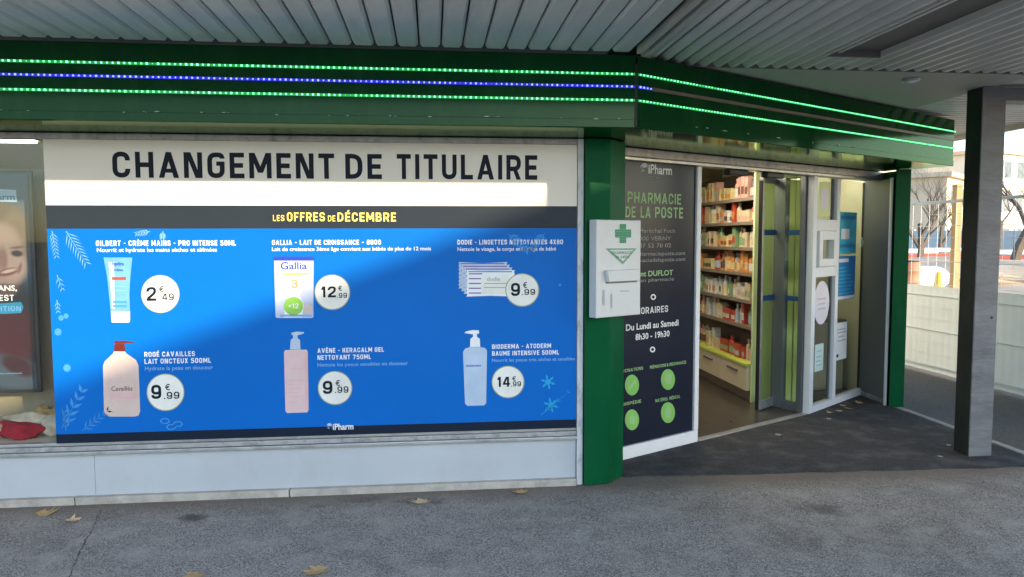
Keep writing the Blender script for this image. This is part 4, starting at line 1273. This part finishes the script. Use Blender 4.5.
for pts in (((628, 388), (630, 390), (637, 381), (635, 379)), ((664.5, 379), (666, 384), (670.5, 384), (672, 375), (670, 373), (666, 374)),
            ((629, 418), (632, 414), (635, 418), (634, 424), (630, 424)), ((665, 409), (668, 406), (671, 409), (671, 417), (667, 419), (665, 416))):
    flat(list(pts), 'vinyl_green', ip, FB, v2, 'icon_mark')

# ------------------------------------------------------------------ white dispenser box on the pillar
YX = 3.395
bxw = thing('wall_box', 'white metal night service box with green cross on the pillar', 'box', FB @ Vector((3.3, 3.43, 1.1)))
fX = on(FB, YX)
b0, zt_ = fX(596.5, 219.5); b1, _ = fX(641, 220); zb_ = fX(596.5, 318.3)[1]
part('box_body', bx(b0, b1, YX, YX + .066, zb_, zt_), 'box_white', bxw, FB, bevel=.006)
part('mounting_bracket', bx(b0 + .12, b1 - .12, YX + .067, YX + .16, zb_ + .1, zt_ - .1), 'alu_dark', bxw, FB)
xb1, xb2 = YX - .004, YX - .0055
cxm = [(620.2, 224), (626.2, 224), (626.2, 229.5), (631.2, 229.5), (631.2, 237.5), (626.2, 237.5), (626.2, 243), (620.2, 243), (620.2, 237.5), (615.6, 237.5), (615.6, 229.5), (620.2, 229.5)]
f = on(FB, xb1)
part('cross', MB().slab([f(*p) for p in cxm], xb1, xb1 + .003), 'cross_green', bxw, FB)
mb = MB()
f = on(FB, xb2)
for i in range(1, 4):
    for a, b, c, d in ((620.2, 224 + i * 4.9, 626.2, 224.5 + i * 4.9), (615.6, 229 + i * 2.4, 631.2, 229.5 + i * 2.4)):
        mb.poly([(p[0], xb2, p[1]) for p in (f(a, b), f(c, b), f(c, d), f(a, d))])
part('cross_line', mb, 'tri_green', bxw, FB)
f = on(FB, xb1)
part('triangle_sign', MB().slab([f(606, 248.4), f(623, 264.2), f(636.8, 248.2)], xb1, xb1 + .003), 'tri_green', bxw, FB)
flat([(610, 250), (623, 261.4), (633.2, 250)], 'box_white', bxw, FB, xb2, 'triangle_field')
text('PHARMACIE', 612, 632, 254.4, 3, 'cross_green', bxw, FB, YX - .0065, .02)
text('DE GARDE', 616, 629.5, 258.4, 2.6, 'cross_green', bxw, FB, YX - .0065, .02)
f = on(FB, YX - .03)
q = [f(607.5, 270.5), f(640, 269), f(640, 280.5), f(609, 282)]
part('letter_flap', MB().slab([q[3], q[2], q[1], q[0]], YX - .032, YX - .002), 'box_white', bxw, FB, bevel=.004)
part('flap_shade_strip', MB().slab([(q[3][0], q[3][1] - .012), (q[2][0], q[3][1] - .012), (q[2][0], q[3][1] - .002), (q[3][0], q[3][1] - .002)], YX - .004, YX - .001), 'alu_dark', bxw, FB)  # solid dark strip below the flap, standing in for its shade
for a in ((603, 290, 605, 305), (611, 294, 612.4, 308), (620, 290.5, 629, 291.6)):
    flat(rect(*a), 'box_print', bxw, FB, xb1, 'print_line')

# ------------------------------------------------------------------ canopy
CZ = 2.652
YC0 = 2.67
cn_ = thing('canopy', 'ribbed metal canopy ceiling over the pavement', 'canopy', (0, 3, CZ))
def slat_mesh(w, L, d=.034, ch=.010):
    """hanging tray section: flat face, chamfered edges, upturned sides; along +y"""
    pr = [(-w / 2, d), (-w / 2, ch), (-w / 2 + ch, 0), (w / 2 - ch, 0), (w / 2, ch), (w / 2, d)]
    mb = MB()
    n = len(pr)
    for yy in (0, L):
        mb.v += [(x, yy, z) for x, z in pr]
    for i in range(n - 1):
        mb.f.append((i, i + 1, n + i + 1, n + i))
    mb.f.append(tuple(reversed(range(n)))); mb.f.append(tuple(range(n, 2 * n)))
    me = mb.mesh('slat')
    me.materials.append(M['ceil'])
    return me
SL = slat_mesh(.111, 4.185 - YC0, .034, .014)
x = -5.1
while x < 1.14:
    share('slat', SL, Matrix.Translation((x + .06, YC0, CZ)), cn_)
    x += .12
XS = x
part('seam_trim', bx(1.165, 1.195, YC0, 4.18, CZ - .012, CZ + .03), 'soffit', cn_, bevel=.003)
part('seam_trim', bx(1.225, 1.255, YC0, 4.30, CZ - .012, CZ + .03), 'soffit', cn_, bevel=.003)
YE = 4.50
full, near, far = slat_mesh(.072, YE - YC0, .034, .024), slat_mesh(.072, 2.93 - YC0, .034, .024), slat_mesh(.072, YE - 4.17, .034, .024)
RX0, RX1 = 2.29, 2.62
x = 1.30
while x < 5.0:
    if RX0 - .04 < x < RX1 + .04:
        share('slat', near, Matrix.Translation((x, YC0, CZ)), cn_)
        share('slat', far, Matrix.Translation((x, 4.17, CZ)), cn_)
    else:
        share('slat', full, Matrix.Translation((x, YC0, CZ)), cn_)
    x += .094
# lamp recess
part('lamp_recess', bx(RX0, RX1, 2.945, 4.16, CZ + .035, CZ + .06), 'recess', cn_)
for a in ((RX0 - .012, RX0, 2.94, 4.165), (RX1, RX1 + .012, 2.94, 4.165)):
    part('recess_trim', bx(a[0], a[1], a[2], a[3], CZ - .004, CZ + .034), 'ceil', cn_, bevel=.002)
part('recess_trim', bx(RX0 + .035, RX0 + .055, 2.95, 4.10, CZ + .002, CZ + .034), 'ceil', cn_, bevel=.002)
part('recess_trim', bx(RX0, RX1, 4.155, 4.166, CZ - .004, CZ + .034), 'recess', cn_)
part('recess_trim', bx(RX0, RX1, 2.932, 2.944, CZ - .004, CZ + .034), 'recess', cn_)
# backing and roof
part('roof_slab', bx(-10, 5.56, YC0 - .05, 4.9, CZ + .062, CZ + .26), 'ceil_back', cn_)
part('roof_edge', bx(-10, 5.56, YC0 - .10, YC0 - .052, CZ - .004, CZ + .27), 'ceil', cn_, bevel=.004)
part('closing_strip', bx(-5.2, 1.0, 4.20, 4.24, ZF1 + .001, CZ + .06), 'ceil_back', cn_)
# flat soffit above the entrance
part('soffit_board', bx(1.26, 3.95, YE + .006, 8.6, CZ + .004, CZ + .06), 'soffit', cn_)
part('edge_trim', bx(1.26, 5.5, YE - .004, YE + .005, CZ - .002, CZ + .05), 'recess', cn_)
fs = slat_mesh(.07, 5.56 - 3.97, .03, .008)
y = YE + .06
while y < 9.6:
    share('slat', fs, Matrix.Translation((3.97, y, CZ + .02)) @ Matrix.Rotation(-math.pi / 2, 4, 'Z'), cn_)
    y += .105
part('roof_slab', bx(1.26, 5.56, 4.902, 9.7, CZ + .062, CZ + .26), 'ceil_back', cn_)
part('roof_edge', bx(5.562, 5.60, YC0 - .05, 9.7, CZ - .03, CZ + .27), 'ceil', cn_, bevel=.004)
# small round downlight
dl = thing('downlight', 'small round downlight in the flat soffit', 'lamp', (3.2, 4.72, CZ))
part('downlight_rim', MB().lathe([(.050, CZ - .012), (.056, CZ - .004), (.056, CZ + .003), (.03, CZ + .003)], 3.2, 4.72, 24), 'alu', dl, smooth=True)
part('downlight_lens', MB().lathe([(.01, CZ - .024), (.025, CZ - .020), (.036, CZ - .0125)], 3.2, 4.72, 24), 'paper_white', dl, smooth=True)

# ------------------------------------------------------------------ columns
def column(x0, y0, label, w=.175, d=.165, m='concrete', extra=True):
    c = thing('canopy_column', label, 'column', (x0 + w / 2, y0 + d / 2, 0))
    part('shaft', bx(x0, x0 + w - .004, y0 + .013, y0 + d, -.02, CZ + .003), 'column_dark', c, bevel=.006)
    part('front_plate', bx(x0 - .001, x0 + w, y0, y0 + .012, -.02, CZ + .003), m, c, bevel=.003)  # separate grey plate laid over the front only
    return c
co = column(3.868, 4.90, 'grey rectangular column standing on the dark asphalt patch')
bmo = part('head_beam', bx(3.925, 5.54, 4.905, 5.055, 2.562, CZ + .001), 'concrete', co, bevel=.004)
part('anchor_hole', MB().slab([(4.0 + .01 * math.cos(a * .785), 1.02 + .01 * math.sin(a * .785)) for a in range(8)], 4.897, 4.902), 'black', co)
# second column, behind the photographer's right, its shadow falls between window and pillar
t_ = (4.60 - 2.60) / 2.92
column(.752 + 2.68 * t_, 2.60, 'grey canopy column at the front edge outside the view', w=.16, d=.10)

# ------------------------------------------------------------------ leaves and litter
def leaf_mesh(seed, s):
    rr = random.Random(seed)
    pts = []
    lob = [(0, 1.0), (18, .55), (40, .92), (62, .5), (88, .8), (115, .42), (140, .5), (170, .25)]
    ang = [(a, r) for a, r in lob] + [(-a, r) for a, r in reversed(lob[1:])]
    mb = MB()
    cu = rr.uniform(.4, .95)
    tw = rr.uniform(0, 6)
    fl = rr.uniform(.65, 1.0)
    def P(x, y): return (x * s, y * s, (.02 + cu * (x * x * .5 + .6 * (y * math.cos(tw) + .4 * x * math.sin(tw)) ** 2)) * s + .002)
    mb.v.append(P(0, 0))
    ring_ = [((r * rr.uniform(.6, 1.2)) * math.sin(R(a)) * fl, (r * rr.uniform(.7, 1.2)) * math.cos(R(a))) for a, r in ang]
    for x, y in ring_: mb.v.append(P(x * .5, y * .5))
    for x, y in ring_: mb.v.append(P(x, y))
    n = len(ring_)
    for i in range(n):
        j = (i + 1) % n
        mb.f.append((0, 1 + i, 1 + j))
        mb.f.append((1 + i, 1 + n + i, 1 + n + j, 1 + j))
    return mb
LV = [(423, 502, .062, 'curled brown leaf on the pavement below the middle of the poster'), (522, 491.5, .05, 'small brown leaf on the pavement near the green pillar'),
      (45, 514.5, .06, 'dark curled leaf against the skirting at the left edge'), (70, 520.5, .045, 'pale brown leaf just right of the dark leaf at left'),
      (320, 571, .06, 'brown leaf at the bottom edge of the view'), (196, 575, .06, 'flattened leaf at the bottom edge left of the brown leaf'),
      (838, 411.5, .07, 'orange brown leaf at the foot of the service window'), (849, 409.5, .06, 'dry leaf lying beside the orange leaf by the service window'),
      (860, 404, .06, 'small leaf in the corner by the aluminium panel'), (829, 413.5, .05, 'leaf nearest the doorway under the service window'),
      (843, 406.5, .05, 'leaf tucked against the white frame of the service window')]
for i, (x, y, s, lab) in enumerate(LV):
    p = ground(x, y)
    mb = leaf_mesh(i + 3, s * (1.75 if x < 800 else 1.1))
    me = mb.mesh('dry_leaf', smooth=False)
    zmin = min(v.co.z for v in me.vertices)
    me.materials.append(M['leaf' if i % 3 else 'leaf2'])
    o = bpy.data.objects.new('dry_leaf', me)
    COL.objects.link(o)
    zg = .0075 if x > 800 else .0005
    place(o, Matrix.Translation((p.x, p.y, zg - zmin)) @ Matrix.Rotation(random.uniform(0, 6.28), 4, 'Z'))
    tag(o, lab, 'leaf', 'fallen leaves')
for x, y, s, lab in ((113, 537, .02, 'tiny white paper scrap on the pavement at left'), (778, 435.5, .03, 'flattened pale scrap in front of the threshold'), (829, 419.5, .025, 'small pale scrap in front of the service window'),
                     (940, 457.5, .02, 'small scrap beside the foot of the column'), (948, 446, .02, 'brown scrap touching the foot of the column')):
    p = ground(x, y)
    zg = .0075 if x > 600 else .0005
    mb = MB().prism([(p.x + s * math.cos(a) * random.uniform(.5, 1.2), p.y + s * math.sin(a) * random.uniform(.5, 1.2)) for a in (0, 1, 2, 3.2, 4.2, 5.3)], zg, zg + .0015)
    o = part('paper_scrap', mb, 'litter')
    tag(o, lab, 'litter', 'scraps on the ground')

# ------------------------------------------------------------------ construction fence on the right
FX = 5.83
def fence_panel(y0, y1, label):
    t = thing('site_fence', label, 'fence', (FX, (y0 + y1) / 2, 0), 'wire fence panels along the side walk')
    mb = MB()
    for yy in (y0 + .03, y1 - .03): part('fence_post', MB().tube([(FX, yy, .06), (FX, yy, 2.02)], .02, 8), 'galv', t)
    mb = MB()
    for z in (.09, 2.0): part('fence_rail', MB().tube([(FX, y0 + .05, z), (FX, y1 - .05, z)], .017, 8), 'galv', t)
    mb = MB()
    z = .24
    i = 0
    while z < 1.98:
        mb.box(FX - .004, FX + .002, y0 + .05, y1 - .05, z - .0018, z + .0018)
        if i % 3 == 2:
            mb.box(FX - .045, FX - .004, y0 + .05, y1 - .05, z - .004, z + .004)
        z += .135
        i += 1
    yy = y0 + .08
    while yy < y1 - .05:
        mb.box(FX + .002, FX + .005, yy - .0009, yy + .0009, .1, 1.99)
        yy += .15
    part('wire_mesh', mb, 'galv', t, kind='stuff')
    sb = MB()
    nseg = 56
    pts = []
    for k_ in range(nseg + 1):
        yy = y0 + .02 + (y1 - y0 - .04) * k_ / nseg
        pts.append((FX - .03 + .008 * math.sin(yy * 5.1) + (.0012 if k_ % 2 else -.0012), yy))
    for k_ in range(nseg):
        a, b = pts[k_], pts[k_ + 1]
        sb.poly([(a[0], a[1], .03), (b[0], b[1], .03), (b[0], b[1], 1.03), (a[0], a[1], 1.03)])
    part('sheeting', sb, 'sheet', t)
    for yy in (y0 + .02, y1 - .02):
        part('fence_foot', bx(FX - .11, FX + .11, yy - .018, yy + .018, .004, .10), 'fence_foot', t, bevel=.01)
for i, lab in enumerate(('nearest fence panel with white sheeting, right of the column', 'second fence panel with white sheeting, seen between post and column', 'third fence panel with white sheeting, mostly behind the green post', 'farthest fence panel with white sheeting, hidden by the shop corner')):
    fence_panel(4.1 + 3.1 * i, 7.18 + 3.1 * i, lab)

# ------------------------------------------------------------------ building site and street behind
def far_pt(px, dist, z=0):
    d = ray(px, 236)
    k_ = dist / math.hypot(d.x, d.y)
    return Vector((d.x * k_, d.y * k_, z))
tp = thing('timber_post', 'square timber post behind the fence left of the column', 'post', far_pt(957, 10.8))
p = far_pt(955.5, 10.8)
part('post_shaft', bx(p.x - .035, p.x + .045, p.y - .04, p.y + .04, 0, 2.22), 'timber', tp, bevel=.006)
part('post_cap', bx(p.x - .04, p.x + .05, p.y - .045, p.y + .045, 2.221, 2.25), 'timber', tp, bevel=.006)
def barrier(px, dist, ang, label):
    t = thing('site_barrier', label, 'barrier', far_pt(px, dist), 'red and white site barriers')
    p = far_pt(px, dist)
    Fr = Matrix.Translation(p) @ Matrix.Rotation(ang, 4, 'Z')
    for z, m in ((.35, 'barrier_white'), (.62, 'barrier_red'), (.89, 'barrier_white')):
        part('barrier_board', bx(-1.0, 1.0, -.02, .02, z, z + .16), m, t, Fr, bevel=.005)
    for x_ in (-.85, .85):
        part('barrier_leg', bx(x_ - .03, x_ + .03, .022, .06, .03, 1.1), 'barrier_red', t, Fr)
        part('barrier_foot', bx(x_ - .06, x_ + .06, -.25, .3, .004, .03), 'fence_foot', t, Fr)
for px_, d_, lab in ((914, 37, 'red and white barrier farthest left behind the fence'), (926, 40, 'red and white barrier under the bare tree'), (944, 43, 'red and white barrier beside the timber post'),
                     (1003, 38, 'red and white barrier right of the column'), (1022, 36, 'red and white barrier at the right edge of the view')):
    barrier(px_, d_, R(-30 + random.uniform(-14, 14)), lab)
# sand heap with bags
hp = bmesh.new()
bmesh.ops.create_icosphere(hp, subdivisions=4, radius=1)
for v in hp.verts:
    n_ = 1 + .12 * math.sin(v.co.x * 7 + 1) * math.sin(v.co.y * 6) + .08 * math.sin(v.co.x * 15 + v.co.y * 11)
    v.co = Vector((v.co.x * 9 * n_, v.co.y * 4 * n_, max(-.1, v.co.z) * .75 * n_))
me = bpy.data.meshes.new('sand_heap')
hp.to_mesh(me); hp.free()
me.materials.append(M['sand'])
o = bpy.data.objects.new('sand_heap', me)
COL.objects.link(o)
place(o, Matrix.Translation(far_pt(950, 33)) @ Matrix.Rotation(R(-35), 4, 'Z'))
tag(o, 'low heap of pale sand behind the fence', 'sand heap')
o = blob('rubble_bag', far_pt(928, 25.5, .36), (.85, .5, .38), 'bag', None, 11, .2); tag(o, 'white rubble bag lying behind the fence', 'bag')
br = thing('site_barrel', 'brown barrel behind the fence next to the green post', 'barrel', far_pt(910, 24))
p = far_pt(910.5, 24)
part('barrel_body', MB().lathe([(.26, 0), (.28, .05), (.28, .3), (.3, .33), (.28, .36), (.28, .62), (.3, .65), (.28, .68), (.28, .88), (.25, .9)], p.x, p.y, 16), 'brown_plastic', br, smooth=True)
part('barrel_lid', MB().lathe([(.26, .9), (.27, .92), (.2, .94)], p.x, p.y, 16), 'black', br, smooth=True)
yb_ = thing('yellow_bollard', 'yellow plastic site bollard behind the fence', 'bollard', far_pt(940, 24))
p = far_pt(940, 24)
part('bollard_body', MB().lathe([(.16, .05), (.15, .08), (.10, .34), (.08, .58), (.04, .62)], p.x, p.y, 14), 'yellow_plastic', yb_, smooth=True)
part('bollard_base', bx(p.x - .3, p.x + .3, p.y - .3, p.y + .3, .004, .05), 'black', yb_)
# hoarding
hd = thing('site_hoarding', 'long blue grey hoarding across the building site', 'hoarding', far_pt(960, 58))
p0, p1_ = far_pt(860, 62), far_pt(1080, 52)
ang = math.atan2(p1_.y - p0.y, p1_.x - p0.x)
FH = Matrix.Translation(p0) @ Matrix.Rotation(ang, 4, 'Z')
LH = (p1_ - p0).length
x = 0
while x < LH:
    part('hoarding_panel', bx(x + .02, min(LH, x + 2.4) - .02, -.02, .02, .1, 2.0 + .04 * math.sin(x * 3)), 'hoard', hd, FH)
    part('hoarding_post', bx(x - .05, x + .05, .022, .12, 0, 2.1), 'galv', hd, FH)
    x += 2.4
# bare trees
def bare_tree(px, dist, h, label, seed, lean=0):
    rr = random.Random(seed)
    base = far_pt(px, dist)
    t = thing('bare_tree', label, 'tree', base, 'bare winter trees')
    trunk, crown = MB(), MB()
    def grow(p, d, L, r, depth, mb):
        pts, rad = [p], [r]
        q = p.copy()
        n = 4
        for i in range(n):
            d = (d + Vector((rr.uniform(-.16, .16), rr.uniform(-.16, .16), rr.uniform(-.02, .12)))).normalized()
            q = q + d * L / n
            pts.append(q.copy()); rad.append(r * (1 - .45 * (i + 1) / n))
        mb.tube(pts, rad, 6 if depth > 1 else 4, cap=False)
        if depth >= 6: return
        for b in range(3 if depth < 5 else 2):
            i = rr.randint(2, n)
            a = rr.uniform(0, 6.28)
            sp = rr.uniform(.45, .95)
            nd = (d + Vector((math.cos(a), math.sin(a), rr.uniform(-.1, .5))) * sp).normalized()
            grow(pts[i], nd, L * rr.uniform(.58, .8), rad[i] * rr.uniform(.55, .75), depth + 1, crown)
    grow(base.copy() - Vector((0, 0, .1)), Vector((lean, 0, 1)), h * .36, h * .026, 0, trunk)
    part('trunk', trunk, 'bark', t)
    part('crown', crown, 'bark', t)
bare_tree(921, 36, 6.4, 'bare tree behind the fence between green post and column', 5)
bare_tree(1015, 34, 7.6, 'bare tree behind the fence right of the column', 9)
bare_tree(943, 50, 6.5, 'smaller bare tree farther back near the timber post', 21)
bare_tree(1000, 52, 7, 'slim bare tree far back just right of the column', 33)
# apartment blocks
def block(name, pxa, da, pxb, db, h, depth, m, label, storeys, bays, z0=0, roof=None, winm='pane_far'):
    a, b = far_pt(pxa, da), far_pt(pxb, db)
    L = (b - a).length
    Fr = Matrix.Translation(a) @ Matrix.Rotation(math.atan2(b.y - a.y, b.x - a.x), 4, 'Z')
    t = thing(name, label, 'building', (a + b) / 2)
    part('wall', bx(0, L, 0, depth, 0, h), m, t, Fr)
    part('roof', bx(-.4, L + .4, -.4, depth + .4, h + .01, h + .35), roof or 'render_tan', t, Fr)
    sh_, sw = h / storeys, L / bays
    for i in range(storeys):
        for j in range(bays):
            x0 = sw * (j + .5) - min(.7, sw * .28)
            x1 = sw * (j + .5) + min(.7, sw * .28)
            za, zb = sh_ * i + .9, sh_ * i + min(sh_ - .45, 2.4)
            w = part('window', bx(x0 - .1, x1 + .1, -.06, -.004, za - .1, zb + .1), 'barrier_white', t, Fr)
            part('pane', bx(x0, x1, -.075, -.061, za, zb), winm, w, Fr)
    for i in range(1, storeys):
        part('string_course', bx(-.02, L + .02, -.12, -.004, sh_ * i - .12, sh_ * i + .04), m, t, Fr)
    return t
block('apartment_building', 868, 70, 944, 92, 15.0, 12, 'render_cream', 'cream apartment block behind the bare tree', 4, 7)
block('house', 945, 66, 975, 76, 6.2, 9, 'render_tan', 'tan two storey house beside the column', 2, 3)
block('apartment_building', 985, 78, 1090, 96, 9.0, 12, 'render_cream', 'cream apartment block behind the column on the right', 3, 9)

# ------------------------------------------------------------------ building across the street, right behind the photographer (casts the slanting shade)
HB = .728 + .373 * (20 + 2.248)
ob_ = thing('opposite_building', 'beige flat roofed building across the street behind the photographer', 'building', (30, -42, 0))
YN = -8.3  # out-of-view end shaped along the sun's path so light reaches the fence
part('wall', MB().prism([(20.05, -75), (42, -75), (42, YN - 22 * 2.92 / 2.68 - .1), (20.05, YN - .1)], 0, HB - .3), 'brick_wall', ob_)
part('roof', MB().prism([(20, -75.1), (42.1, -75.1), (42.1, YN - 22.1 * 2.92 / 2.68), (20, YN)], HB - .298, HB), 'render_tan', ob_)
for i in range(3):
    for j in range(13):
        y0 = -73 + j * 4.7
        w = part('window', bx(19.97, 20.045, y0, y0 + 1.6, 1 + i * 2.7, 2.5 + i * 2.7), 'barrier_white', ob_)
        part('pane', bx(19.95, 19.968, y0 + .1, y0 + 1.5, 1.1 + i * 2.7, 2.4 + i * 2.7), 'pane_far', w)
